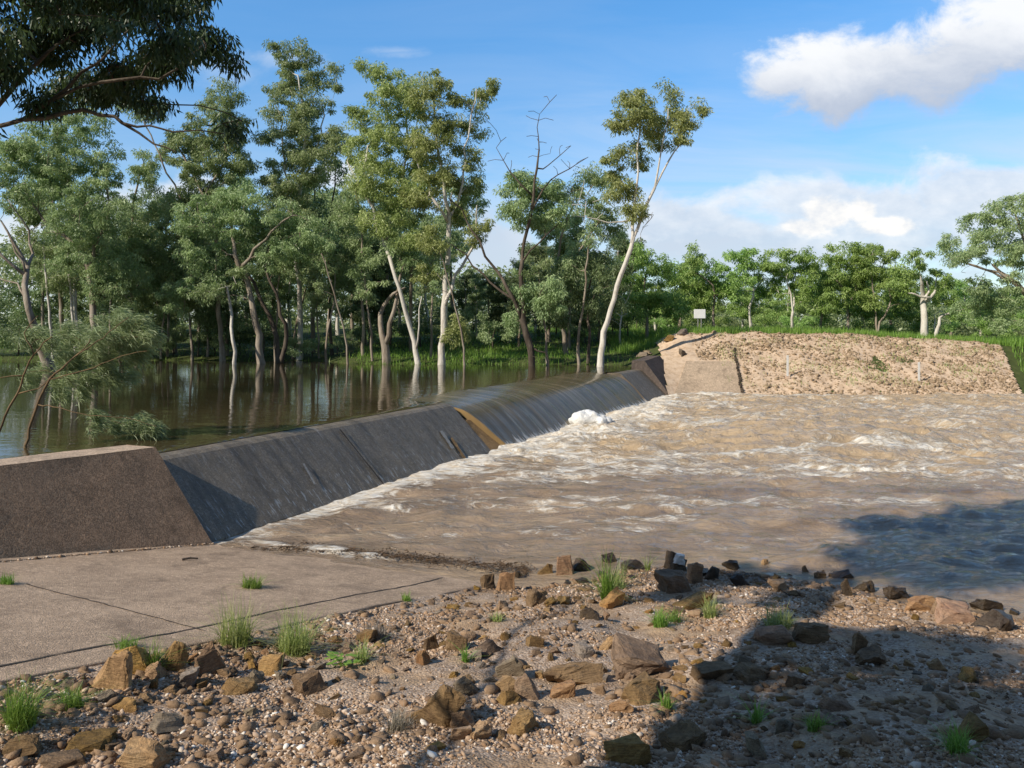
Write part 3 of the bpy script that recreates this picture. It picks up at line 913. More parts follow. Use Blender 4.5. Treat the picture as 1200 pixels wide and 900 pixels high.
def near_gravel():
    n = 130000
    Y = 2.6 + (RNG.random(n) ** 1.35) * 7.2
    X = RNG.uniform(-.68, .68, n) * Y
    d = (X - E0[0]) * EN[0] + (Y - E0[1]) * EN[1]
    g = bank_z(X, Y)
    dens_ = fbm(X * 1.1, Y * 1.1, 4, 77)
    keep = (d > .03) & (g > -.02) & (RNG.random(n) < sstep(.40, .58, dens_) * .94 + .06)
    X, Y, g = X[keep], Y[keep], g[keep]; n = len(X)
    R = np.exp(RNG.normal(math.log(.0068), .45, n)) * (1 + .05 * np.maximum(0, Y - 4))
    R = np.minimum(R, .035)
    tint = np.clip(RNG.normal(.43, .23, n) + (fbm(X * .7, Y * .7, 3, 78) - .5) * .3, 0, 1)
    tint = np.where(g < .06, tint * .4, tint)
    scatter_stones('gravel', np.stack([X, Y, g + R * .25], -1), R, M['pebbles'], tint)


def wall_foot_grit():
    n = 420; t = RNG.uniform(-5, 0, n); q = -.15 - np.abs(RNG.normal(0, .022, n))
    P = B0[None] + W2[None] * t[:, None] + P2[None] * q[:, None]
    R = np.exp(RNG.normal(math.log(.009), .5, n)); R = np.minimum(R, .032)
    scatter_stones('grit', np.concatenate([P, (apron_z(P[:, 0], P[:, 1]) + R * .4 + .004)[:, None]], 1), R, M['pebbles'], np.clip(RNG.normal(.45, .25, n), 0, 1), .5)


near_gravel()
loose_stones()
wall_foot_grit()


def rubble():
    n = 15000
    X = RNG.uniform(8.6, 24, n); Y = RNG.uniform(34.6, 39.9, n)
    k = (X < 21.9 + (Y - 34.8) * .42 - .1) & ((X > 10.1 + .18 * (Y - 34.7)) | (Y > 37.3)) & (RNG.random(n) < .35 + .8 * (fbm(X * .6, Y * 1.3, 3, 88) > .48))
    X, Y = X[k], Y[k]
    R = np.exp(RNG.normal(math.log(.032), .5, len(X)))
    scatter_stones('embankment_rubble', np.stack([X, Y, emb_z(X, Y) + R * .2], -1), np.minimum(R, .14), M['rubble'], RNG.random(len(X)))


rubble()

# ------------------------------------------------------------------ rocks, each a thing of its own
def rock_mesh(seed, tall=False, sharp=.9):
    r = random.Random(seed)
    bm = bmesh.new()
    top = r.uniform(.45, .95); sk = (r.uniform(-.3, .3), r.uniform(-.3, .3))
    for sx in (-1, 1):
        for sy in (-1, 1):
            for sz in (-1, 1):
                if r.random() < .16: continue
                k = top if sz > 0 else 1
                bm.verts.new((sx * k * r.uniform(.55, 1) + sk[0] * sz, sy * k * r.uniform(.55, 1) + sk[1] * sz, sz * r.uniform(.55, 1)))
    for k in range(r.randint(3, 7)):
        p = Vector((r.uniform(-1, 1), r.uniform(-1, 1), r.uniform(-1, 1))).normalized()
        bm.verts.new(p * r.uniform(.85, 1.1))
    res = bmesh.ops.convex_hull(bm, input=bm.verts[:])
    bmesh.ops.delete(bm, geom=[v for v in bm.verts if not v.link_faces], context='VERTS')
    bmesh.ops.dissolve_limit(bm, angle_limit=.28, verts=bm.verts[:], edges=bm.edges[:])
    bmesh.ops.bevel(bm, geom=bm.edges[:], offset=.07, segments=2, affect='EDGES', profile=.6, clamp_overlap=True)
    bmesh.ops.triangulate(bm, faces=bm.faces[:])
    bmesh.ops.subdivide_edges(bm, edges=[e for e in bm.edges if e.calc_length() > .25], cuts=3, use_grid_fill=True)
    bmesh.ops.triangulate(bm, faces=bm.faces[:])
    for v in bm.verts:
        v.co += Vector(mnoise.noise_vector(v.co * 2.1 + Vector((seed, 0, 0)))) * .15 + Vector(mnoise.noise_vector(v.co * 5 + Vector((seed, 3, 0)))) * .07 + Vector(mnoise.noise_vector(v.co * 13 + Vector((seed, 5, 0)))) * .03
    # unit box
    mn = Vector([min(v.co[i] for v in bm.verts) for i in range(3)]); mx_ = Vector([max(v.co[i] for v in bm.verts) for i in range(3)])
    for v in bm.verts:
        v.co = Vector([(v.co[i] - (mn[i] + mx_[i]) / 2) / (mx_[i] - mn[i]) for i in range(3)])
    me = bpy.data.meshes.new('rock'); bm.to_mesh(me); bm.free()
    me.polygons.foreach_set('use_smooth', [False] * len(me.polygons))
    return me


ROCKS = [
    # px, py (where it meets the ground), width, height in the photograph, material, turn, label
    (127, 809, 44, 58, 'rock_yellow', .3, 'tall pointed ochre rock standing upright beside the slab edge'),
    (154, 790, 44, 40, 'rock_yellow', 1.2, 'blocky ochre rock leaning behind the tall pointed one'),
    (201, 785, 28, 42, 'rock_yellow', .7, 'narrow upright ochre stone just right of the green tuft among the edge stones'),
    (241, 792, 35, 42, 'rock_yellow', 2.1, 'upright faceted ochre block near the two big grass tufts'),
    (314, 791, 32, 25, 'rock_yellow', .1, 'rounded ochre stone half buried in gravel under the big tuft'),
    (363, 812, 34, 28, 'rock', 2.4, 'brown wedge of rock below the second big grass tuft'),
    (214, 806, 32, 23, 'rock_grey', 1.0, 'dull grey brown stone in front of the upright ochre blocks'),
    (18, 888, 42, 24, 'rock', .4, 'low brown stone at the bottom left corner of the gravel'),
    (92, 884, 64, 18, 'rock', .9, 'long flat brown stone lying low in the bottom left gravel'),
    (166, 903, 56, 34, 'rock_yellow', .2, 'broad ochre stone with pebbles on its top at the bottom edge'),
    (70, 903, 46, 16, 'rock', 1.7, 'flat brown stone cut by the bottom edge of the picture'),
    (143, 834, 26, 13, 'rock_yellow', .5, 'small flat ochre stone below the tall pointed rock'),
    (278, 812, 40, 16, 'rock', 2.0, 'flat dark slab lying in the shade of the rounded ochre stone'),
    (511, 853, 54, 60, 'rock', .5, 'largest dark layered rock, tilted, with a shaded right side'),
    (541, 853, 32, 30, 'rock_yellow', 1.5, 'rounded yellow brown rock leaning on the largest layered rock'),
    (540, 868, 26, 18, 'rock_yellow', .9, 'flat pale yellow flake at the foot of the largest layered rock'),
    (563, 866, 24, 18, 'rock_yellow', 2.6, 'small yellow wedge to the right of the pale flake'),
    (546, 815, 30, 26, 'rock_grey', 1.1, 'grey brown rock behind the largest layered rock'),
    (597, 792, 30, 24, 'rock_grey', .2, 'pale grey knobbly block above the bright yellow plate'),
    (596, 811, 32, 18, 'rock', 2.2, 'olive brown brick shaped stone left of the bright yellow plate'),
    (618, 818, 28, 32, 'rock_yellow', .7, 'bright yellow plate of rock tilted up towards the sun'),
    (597, 824, 26, 16, 'rock_yellow', 1.9, 'thin yellow sliver between the brick shaped stone and the gravel'),
    (611, 858, 42, 22, 'rock_yellow', 2.9, 'smooth streaked yellow stone lying flat near the edge of the shade'),
    (673, 802, 66, 26, 'rock', .08, 'long brown slab lying across the middle of the gravel'),
    (660, 817, 30, 17, 'rock_orange', .4, 'small orange ochre stone under the long brown slab'),
    (757, 792, 76, 30, 'rock', .2, 'wide brown rock right of the long slab'),
    (752, 822, 54, 28, 'rock', 2.8, 'olive brown rock below the wide brown rock by the small tuft'),
    (726, 836, 26, 14, 'rock_orange', 1.0, 'reddish stone at the edge of the tree shade'),
    (737, 895, 50, 28, 'rock', .6, 'dark brown stone in the shade at the bottom of the gravel'),
    (800, 880, 60, 24, 'rock', 1.9, 'dark smooth stone in the bottom shade right of the brown one'),
    (536, 762, 28, 24, 'rock', .3, 'brown rock with lit left side in the middle gravel above a dark hollow'),
    (501, 761, 20, 20, 'rock', 1.3, 'small brown rock standing left of the lit middle one'),
    (573, 768, 28, 16, 'rock', 2.2, 'flat brown stone capping the dark hollow'),
    (628, 758, 22, 14, 'rock_yellow', .8, 'small tan stone in open gravel right of the hollow'),
    (688, 770, 26, 18, 'rock_grey', 1.4, 'grey brown stone with a sharp shadow in open gravel'),
    (661, 674, 23, 28, 'rock_orange', .5, 'upright orange tan rock at the water end of the slab'),
    (593, 692, 20, 28, 'rock_orange', .9, 'tall orange stone beside the end of the slab'),
    (572, 690, 18, 22, 'rock', 2.0, 'leaning brown stone at the very corner of the slab'),
    (628, 708, 24, 20, 'rock', 1.6, 'olive brown stone right of the slab corner'),
    (640, 672, 16, 16, 'rock', .2, 'little dark stone left of the upright orange tan rock'),
    (816, 684, 21, 34, 'rock_yellow', .4, 'tall pale tan rock standing at the water edge'),
    (794, 693, 46, 26, 'rock', 1.1, 'broad tan boulder before the black and white stone'),
    (812, 712, 44, 20, 'rock', .3, 'low brown boulder among grass near the water edge'),
    (717, 712, 34, 18, 'rock_orange', 2.0, 'pinkish brown stone at the foot of the tall grass clump'),
    (690, 725, 22, 14, 'rock_wet', .7, 'dark grey stone alone in the sunny gravel'),
    (955, 754, 44, 26, 'rock', 1.0, 'big dark brown rock at the edge of the tree shade'),
    (908, 755, 40, 24, 'rock_orange', .3, 'pinkish rounded rock left of the big dark one, below pale grass'),
    (1009, 768, 22, 32, 'rock_yellow', .6, 'bright yellow upright stone lit in the right hand shade'),
    (1022, 780, 34, 20, 'rock', 1.4, 'brown stone at the foot of the bright yellow upright stone'),
    (1099, 785, 18, 15, 'rock_yellow', .2, 'small ochre stone alone in the lit patch on the right'),
    (1136, 800, 26, 14, 'rock', 2.4, 'flat brown stone in the shade right of the small ochre stone'),
    (885, 800, 50, 20, 'rock', 1.3, 'dark flat boulder in the middle of the tree shade'),
    (835, 795, 44, 20, 'rock', .6, 'brown slab half in the tree shade'),
    (935, 805, 28, 16, 'rock', 2.9, 'dark knobbly stone in deep shade right of the flat boulder'),
    (1078, 716, 42, 20, 'rock_orange', .8, 'ochre rock in the lit gap at the right shoreline'),
    (1124, 730, 48, 22, 'rock_orange', .2, 'broad orange brown rock at the right shoreline'),
    (1178, 738, 48, 30, 'rock_wet', 1.2, 'large dark wet rock near the right edge of the picture'),
    (1160, 716, 36, 15, 'rock_wet', .5, 'black wet rock awash right of the orange shoreline rock'),
    (1110, 710, 26, 11, 'rock_wet', 2.0, 'low black wet rock awash above the orange shoreline rock'),
    (1016, 694, 22, 16, 'rock_wet', .3, 'black pyramid shaped wet rock awash in shade'),
    (1052, 703, 38, 20, 'rock_wet', 1.0, 'wide black wet rock at the shaded shoreline'),
    (988, 680, 28, 11, 'rock_wet', .1, 'flat topped black rock in the water at the edge of the shade'),
    (992, 698, 11, 24, 'rock_wet', .9, 'thin black upright wet stone at the shaded shoreline'),
    (963, 679, 14, 13, 'rock_wet', .4, 'small brown wet rock standing in the shallows left of the flat topped one'),
    (945, 670, 8, 9, 'rock', .6, 'tiny pointed brown stone in the shallows'),
    (858, 666, 18, 9, 'rock_wet', .3, 'low dark brown stone in the shallows right of the tall tan rock'),
    (897, 661, 8, 8, 'rock_yellow', 1.1, 'tiny ochre stone farthest out in the water'),
    (868, 686, 18, 17, 'rock_wet', .7, 'dark cleft stone at the sunny shoreline'),
    (912, 692, 26, 14, 'rock_yellow', 2.0, 'tan flat stone at the sunny shoreline'),
    (836, 680, 14, 20, 'rock_wet', 1.5, 'dark wet stone just right of the tall pale tan rock'),
    (682, 668, 20, 16, 'rock_wet', .4, 'dark wet stone right of the upright orange tan rock'),
    (715, 660, 16, 12, 'rock_wet', .9, 'dark red brown wet stone behind the tall grass clump'),
    (742, 668, 26, 12, 'rock_wet', 1.8, 'black wet stone right of the tall grass clump at the water'),
]


def place_rock(me, loc, w, h, d, rz, tilt, mat, name='rock'):
    o = bpy.data.objects.new(name, me); COL.objects.link(o)
    o.location = loc; o.rotation_euler = (tilt[0], tilt[1], rz); o.scale = (w, d, h)
    return o


def add_rocks():
    variants = {}
    k = 0
    for px, py, w, h, mt, rz, lab in ROCKS:
        P = hit(px, py); m = P.y / F
        me = rock_mesh(100 + k); me.materials.append(M[mt])
        ww, hh = w * m, h * m
        up = h > w * 1.05
        o = place_rock(me, P + Vector((0, ww * .22, hh * .22)), ww * 1.12, hh * (1.08), ww * (.75 if not up else .65), rz * .35, (random.uniform(-.25, .25), random.uniform(-.35, .35)), mt)
        tag(o, lab, 'rock', 'rocks on the gravel bank'); k += 1
    # black and white stone
    root_p = hit(795, 668); m = root_p.y / F
    me = rock_mesh(900); me.materials.append(M['rock_wet'])
    o = place_rock(me, root_p + Vector((0, .08, 14 * m * .4)), 27 * m, 26 * m, 22 * m, .3, (0, .3), 'rock_wet')
    tag(o, 'black stone with a bright white face at the water edge', 'rock', 'rocks on the gravel bank')
    me2 = rock_mesh(901); me2.materials.append(M['white_post'])
    c = bpy.data.objects.new('white_crust', me2); COL.objects.link(c); c.parent = o
    c.location = (-.06, -.16, .26); c.scale = (.72, .78, .50)
    # many smaller stones
    protos = {}
    for mt in ('rock', 'rock_yellow', 'rock_grey', 'rock_orange', 'rock_wet'):
        protos[mt] = []
        for j in range(6):
            me = rock_mesh(300 + 31 * len(protos) + j); me.materials.append(M[mt]); protos[mt].append(me)
    taken = [(r[0], r[1]) for r in ROCKS]
    n = 0; tries = 0
    while n < 262 and tries < 9000:
        tries += 1
        u = random.random()
        if u < .30:      # along the slab edge
            f = random.random(); px = 150 + f * 440; py = 770 - f * 78 + random.uniform(8, 60)
        elif u < .68:
            px = random.gauss(680, 130); py = random.uniform(672, 800)
        elif u < .82:
            px = random.uniform(820, 1190); py = 668 + max(0, px - 900) * .17 + abs(random.gauss(0, 16))
        else:
            px = random.uniform(20, 1180); py = random.uniform(770, 890)
        if any(abs(px - a) < 13 and abs(py - b) < 8 for a, b in taken): continue
        P = hit(px, py)
        d = (P.x - E0[0]) * EN[0] + (P.y - E0[1]) * EN[1]
        if d < .08: continue
        taken.append((px, py))
        wet = P.z < .05
        shade = px > 700 + max(0, (860 - py)) * 1.4 and px > 640
        s = math.exp(random.gauss(math.log(.085), .40)) * (1.15 if py < 720 else 1)
        mt = 'rock_wet' if wet else random.choices(['rock', 'rock_yellow', 'rock_grey', 'rock_orange'], [5, 2, 2, 1])[0]
        up = random.random() < .12
        hh = s * (random.uniform(.9, 1.3) if up else random.uniform(.32, .6))
        o = place_rock(random.choice(protos[mt]), P + Vector((0, 0, hh * .18)), s * random.uniform(.8, 1.3), hh, s * random.uniform(.6, .9), random.uniform(0, 6.28), (random.uniform(-.4, .4), random.uniform(-.4, .4)), mt, 'stone')
        if wet: lab, g = 'small dark wet stone at the shoreline', 'small wet stones along the shoreline'
        elif shade: lab, g = 'small brown stone in the shaded right part of the gravel', 'small stones in the shade'
        elif px < 590 and py < 800 - .16 * px + 50: lab, g = 'small brown stone in the rough edging along the concrete ramp', 'small stones along the slab edge'
        else: lab, g = 'small brown stone lying in sunlit gravel', 'small stones in the sunlit gravel'
        tag(o, lab, 'stone', g); n += 1
    # boulders at the far end of the weir
    for j in range(5):
        x = random.uniform(5.9, 8.6); y = random.uniform(37.0, 39.8)
        o = place_rock(random.choice(protos['rock_grey'] + protos['rock']), (x, y, float(far_z(np.array(x), np.array(y))) + .12), random.uniform(.35, .7), random.uniform(.22, .42), random.uniform(.3, .6), random.uniform(0, 6), (.2, .1), 'rock', 'boulder')
        tag(o, 'brown boulder in the broken pile at the far end of the weir', 'boulder', 'boulders at the far end of the weir')


add_rocks()

# ------------------------------------------------------------------ grass
def blades(P, hgt, wid, lean=.5, seg=3):
    n = len(P)
    a = RNG.uniform(0, 2 * PI, n); ln = np.abs(RNG.normal(0, lean, n)); 
    dirx, diry = np.cos(a), np.sin(a)
    b = a + PI / 2 + RNG.uniform(-.5, .5, n)
    sx, sy = np.cos(b), np.sin(b)
    V = []
    for s in range(seg + 1):
        f = s / seg
        out = hgt * ln * f ** 1.7
        z = hgt * f * (1 - .35 * np.minimum(ln, 1.4) * f)
        w = wid * (1 - f) ** .7 * .5 if s < seg else wid * 0.03
        cx_, cy_, cz_ = P[:, 0] + dirx * out, P[:, 1] + diry * out, P[:, 2] + z
        V.append(np.stack([cx_ - sx * w, cy_ - sy * w, cz_], -1)); V.append(np.stack([cx_ + sx * w, cy_ + sy * w, cz_], -1))
    V = np.stack(V, 1)
    k = 2 * (seg + 1)
    fl = np.array([[2 * s, 2 * s + 1, 2 * s + 3, 2 * s + 2] for s in range(seg)])
    Fc = (fl[None] + (np.arange(n) * k)[:, None, None]).reshape(-1, 4)
    tint = np.repeat(np.clip(RNG.normal(.5, .25, n), 0, 1), k)
    return V.reshape(-1, 3), Fc, tint


TUFTS = [
    # px, py, height px, width px, blades, material, label
    (295, 689, 20, 40, 260, 'grass', 'low round green tuft growing in the middle of the concrete slab'),
    (8, 684, 16, 26, 140, 'grass', 'small green tuft on the slab at the left edge of the picture'),
    (276, 755, 62, 66, 300, 'grass_dry', 'large airy yellow green grass clump at the slab edge, left of the other big one'),
    (345, 764, 60, 66, 330, 'grass_dry', 'large yellow green grass clump right of the airy one at the slab edge'),
    (24, 850, 66, 58, 330, 'grass', 'tall bright green tuft in the bottom left corner'),
    (84, 830, 34, 46, 220, 'grass', 'short green tuft right of the tall corner tuft'),
    (178, 787, 46, 36, 190, 'grass', 'green tuft squeezed between the upright ochre stones'),
    (148, 758, 18, 46, 120, 'grass', 'low spread of grass behind the tall pointed rock'),
    (424, 775, 34, 30, 110, 'grass_dry', 'thin yellowish tuft beside the broad leaved weed'),
    (712, 703, 66, 26, 190, 'grass', 'tallest narrow grass clump near the water in the middle'),
    (722, 690, 40, 40, 90, 'grass_dry', 'loose pale grass just right of the tallest clump'),
    (774, 734, 26, 30, 220, 'grass', 'green cushion of grass near the middle shoreline stones'),
    (790, 729, 20, 26, 160, 'grass', 'second green cushion touching the first, a little higher'),
    (545, 775, 24, 16, 80, 'grass', 'little tuft under the lit middle rock'),
    (476, 704, 14, 20, 80, 'grass', 'little tuft at the slab edge near the first stones'),
    (912, 734, 30, 56, 260, 'grass_dry', 'pale dry grass clump at the edge of the tree shade'),
    (832, 724, 34, 26, 130, 'grass_dry', 'thin upright grass between the shoreline boulders'),
    (759, 668, 30, 12, 40, 'grass_dry', 'few thin stalks at the water edge'),
    (781, 832, 26, 22, 150, 'grass', 'bright green tuft in the shade beside the olive brown rock'),
    (1122, 882, 42, 42, 200, 'grass', 'green tuft in deep shade at the lower right'),
    (956, 856, 28, 34, 150, 'grass', 'dim green tuft in the middle of the lower shade'),
    (886, 846, 34, 20, 90, 'grass', 'thin tuft in the shade left of the dim one'),
    (582, 728, 16, 26, 90, 'grass_dry', 'faint yellow tuft on stones below the slab corner'),
    (467, 858, 34, 46, 230, 'grass_grey', 'dead grey grass tuft left of the largest layered rock'),
    (440, 748, 24, 50, 180, 'grass_grey', 'dead grey grass patch near the slab edge'),
]
for px, py, h, w, nb, mt, lab in TUFTS:
    P = hit(px, py); m = P.y / F
    nb = int(nb * 1.3)
    r = w * m * .27
    a = RNG.uniform(0, 2 * PI, nb); d = np.sqrt(RNG.random(nb)) * r
    base = np.stack([np.cos(a) * d, np.sin(a) * d, np.zeros(nb) - .01], -1)
    low = h < w * .6
    hg = h * m * .95 * np.clip(RNG.normal(.66, .25, nb), .2, 1.2)
    V, Fc, t = blades(base, hg, .0026 + .00055 * P.y, .95 if low else .78, 4)
    o = link('grass_tuft', mesh('grass_tuft', V, Fc, False, {'tint': t}), M[mt]); o.location = P
    tag(o, lab, 'grass tuft', 'grass tufts on the near bank')


def weed():
    P = hit(400, 782); vs, fs = [], []
    for k in range(26):
        a = random.uniform(0, 6.28); r = random.uniform(.01, .085); z = random.uniform(.02, .10)
        c = Vector((r * math.cos(a), r * math.sin(a), z)); d = Vector((math.cos(a), math.sin(a), random.uniform(-.3, .4))).normalized(); s = d.cross(Vector((0, 0, 1))).normalized()
        l = random.uniform(.04, .065); b = len(vs)
        for p in (c, c + d * l * .3 + s * l * .32, c + d * l * .7 + s * l * .3 + Vector((0, 0, -.004)), c + d * l, c + d * l * .7 - s * l * .3 + Vector((0, 0, -.004)), c + d * l * .3 - s * l * .32): vs.append(p)
        fs.append(tuple(range(b, b + 6)))
        b = len(vs); q = Vector((0, 0, -.01)); vs.extend([q, q + Vector((.004, 0, 0)), c]); fs.append((b, b + 1, b + 2))
    o = link('weed', mesh('weed', vs, fs, False, {'tint': [.6] * len(vs)}), M['grass']); o.location = P
    tag(o, 'small broad leaved green weed by the stones along the ramp', 'weed')


weed()


def twig(name, pts, r, mat, lab, cat):
    vs, fs = [], []
    for i, p in enumerate(pts):
        for k in range(5):
            a = k * 2 * PI / 5; rr = r * (1 - .6 * i / len(pts))
            vs.append(Vector(p) + Vector((0, math.cos(a) * rr, math.sin(a) * rr)))
    for i in range(len(pts) - 1):
        for k in range(5): fs.append((i * 5 + k, i * 5 + (k + 1) % 5, (i + 1) * 5 + (k + 1) % 5, (i + 1) * 5 + k))
    tag(link(name, mesh(name, vs, fs, True), mat), lab, cat)


a, b = hit(214, 657), hit(230, 657.5); twig('stick', [a + Vector((0, 0, .015)), (a + b) / 2 + Vector((0, .03, .025)), b + Vector((0, .05, .015))], .016, M['bark_dark'], 'short dark stick lying on the slab in front of the end wall', 'stick')
a, b = hit(893, 684), hit(926, 702); twig('stick', [a + Vector((0, 0, .06)), (a + b) / 2 + Vector((0, 0, .05)), b + Vector((0, 0, .03))], .012, M['bark_dark'], 'thin dark stick lying among the shoreline stones', 'stick')
a = hit(722, 672); twig('stalk', [a, a + Vector((-.04, 0, .12)), a + Vector((-.13, 0, .26)), a + Vector((-.17, 0, .34))], .004, M['grass_grey'], 'bare pale stalk sticking up over the water behind the tallest grass clump', 'stalk')


def litter():
    n = 2600
    f = RNG.random(n)
    px = 300 + 320 * f; py = np.interp(px, [300, 370, 470, 560, 620], [641, 643, 652, 662, 668]) + RNG.normal(0, 2.6, n)
    z = .012
    Y = np.array([hit(float(a), float(b))[:] for a, b in zip(px[::6], py[::6])])
    idx = RNG.integers(0, len(Y), n); P = Y[idx] + RNG.normal(0, .05, (n, 3)) * np.array([1, 1, .0]) + np.array([0, 0, z])
    a = RNG.uniform(0, 2 * PI, n); l = RNG.uniform(.01, .05, n); w = RNG.uniform(.003, .008, n)
    d = np.stack([np.cos(a) * l, np.sin(a) * l, RNG.uniform(-.012, .012, n)], -1); s = np.stack([-np.sin(a) * w, np.cos(a) * w, RNG.uniform(0, .006, n)], -1)
    V = np.stack([P - d, P + s, P + d, P - s], 1).reshape(-1, 3)
    tag(link('leaf_litter', mesh('leaf_litter', V, np.arange(4 * n).reshape(-1, 4)), M['litter']), kind='stuff')


litter()


def field_grass(name, X, Y, Z, hg, wid, mat, lean=.4):
    V, Fc, t = blades(np.stack([X, Y, Z], -1), hg, wid, lean, 2)
    tag(link(name, mesh(name, V, Fc, False, {'tint': t}), mat), kind='stuff')


n = 70000
X = RNG.uniform(-32, 9, n); Y = RNG.uniform(37.3, 60, n)
k = (Y > np.interp(X, SHX, SHY) - .15) & (RNG.random(n) < np.where(X / Y < -.19, .10, 1)) & (RNG.random(n) < .25 + 1.1 * sstep(.4, .6, fbm(X * .25, Y * .25, 3, 91))) & ~((X > 6) & (Y < 40))
X, Y = X[k], Y[k]
field_grass('bank_grass', X, Y, far_z(X, Y) - .1, RNG.uniform(.14, .42, len(X)), .035, M['grass'], .8)
n = 26000
X = RNG.uniform(5.5, 34, n); Y = 39.7 + RNG.random(n) ** 1.5 * 12
k = ~((X < 9) & (Y < 41)); X, Y = X[k], Y[k]
field_grass('embankment_grass', X, Y, far_z(X, Y) - .05, RNG.uniform(.2, .55, len(X)), .03, M['grass'])
n = 9000
X = RNG.uniform(22.2, 40, n); Y = RNG.uniform(36.6, 44, n)
k = (X > 22.3 + (Y - 34.8) * .42); X, Y = X[k], Y[k]
field_grass('verge_grass', X, Y, far_z(X, Y) - .1, RNG.uniform(.25, .6, len(X)), .035, M['grass'])
n = 9000
X = RNG.uniform(9.5, 23.5, n); Y = RNG.uniform(35.2, 39.8, n)
k = (fbm(X * .8, Y * 1.6, 3, 95) > .545) & (X < 21.8 + (Y - 34.8) * .42) & (RNG.random(n) < .6); X, Y = X[k], Y[k]
field_grass('sparse_grass', X, Y, emb_z(X, Y), RNG.uniform(.06, .2, len(X)), .02, M['grass_dry'])


# ------------------------------------------------------------------ sign and posts
def box(bm, c, s):
    bmesh.ops.create_cube(bm, size=1, matrix=Matrix.Translation(c) @ Matrix.Diagonal((*s, 1)))


def bmobj(name, bm, mat, parent, bev=.006):
    if bev: bmesh.ops.bevel(bm, geom=bm.edges[:], offset=bev, segments=2, affect='EDGES', clamp_overlap=True)
    me = bpy.data.meshes.new(name); bm.to_mesh(me); bm.free()
    return link(name, me, mat, parent)


g = at(820, 389, 44.5)
sign = empty('sign', (g.x, g.y, 2.45)); tag(sign, 'small white board on two posts standing in the grass on top of the embankment', 'sign')
bm = bmesh.new(); box(bm, (0, 0, 1.12), (.64, .025, .50)); bmobj('board', bm, M['sign_white'], sign, .012)
for s in (-1, 1):
    bm = bmesh.new(); box(bm, (s * .09, .04, .55), (.05, .05, 1.3)); bmobj('post', bm, M['steel'], sign)
for px, py, hh, lab in ((923, 444, 1.05, 'thin white marker post on the rubble bank, left of the other one'), (1077, 448, .95, 'thin white marker post on the rubble bank, right of the other one')):
    Yp = 35.8 if px < 1000 else 35.55
    g = at(px, py, Yp); g.z = float(emb_z(np.array(g.x), np.array(Yp))) - .05
    p = empty('marker_post', g); tag(p, lab, 'post', 'marker posts on the rubble bank')
    bm = bmesh.new(); box(bm, (0, 0, hh / 2), (.095, .03, hh)); bmobj('post_body', bm, M['white_post'], p)
    bm = bmesh.new(); box(bm, (0, 0, .05), (.26, .2, .16)); bmobj('base_stone', bm, M['rubble'], p, .04)


# ------------------------------------------------------------------ trees
def bez(a, c, b, n):
    k = np.linspace(0, 1, n + 1)[1:, None]
    return (1 - k) ** 2 * a + 2 * k * (1 - k) * c + k * k * b


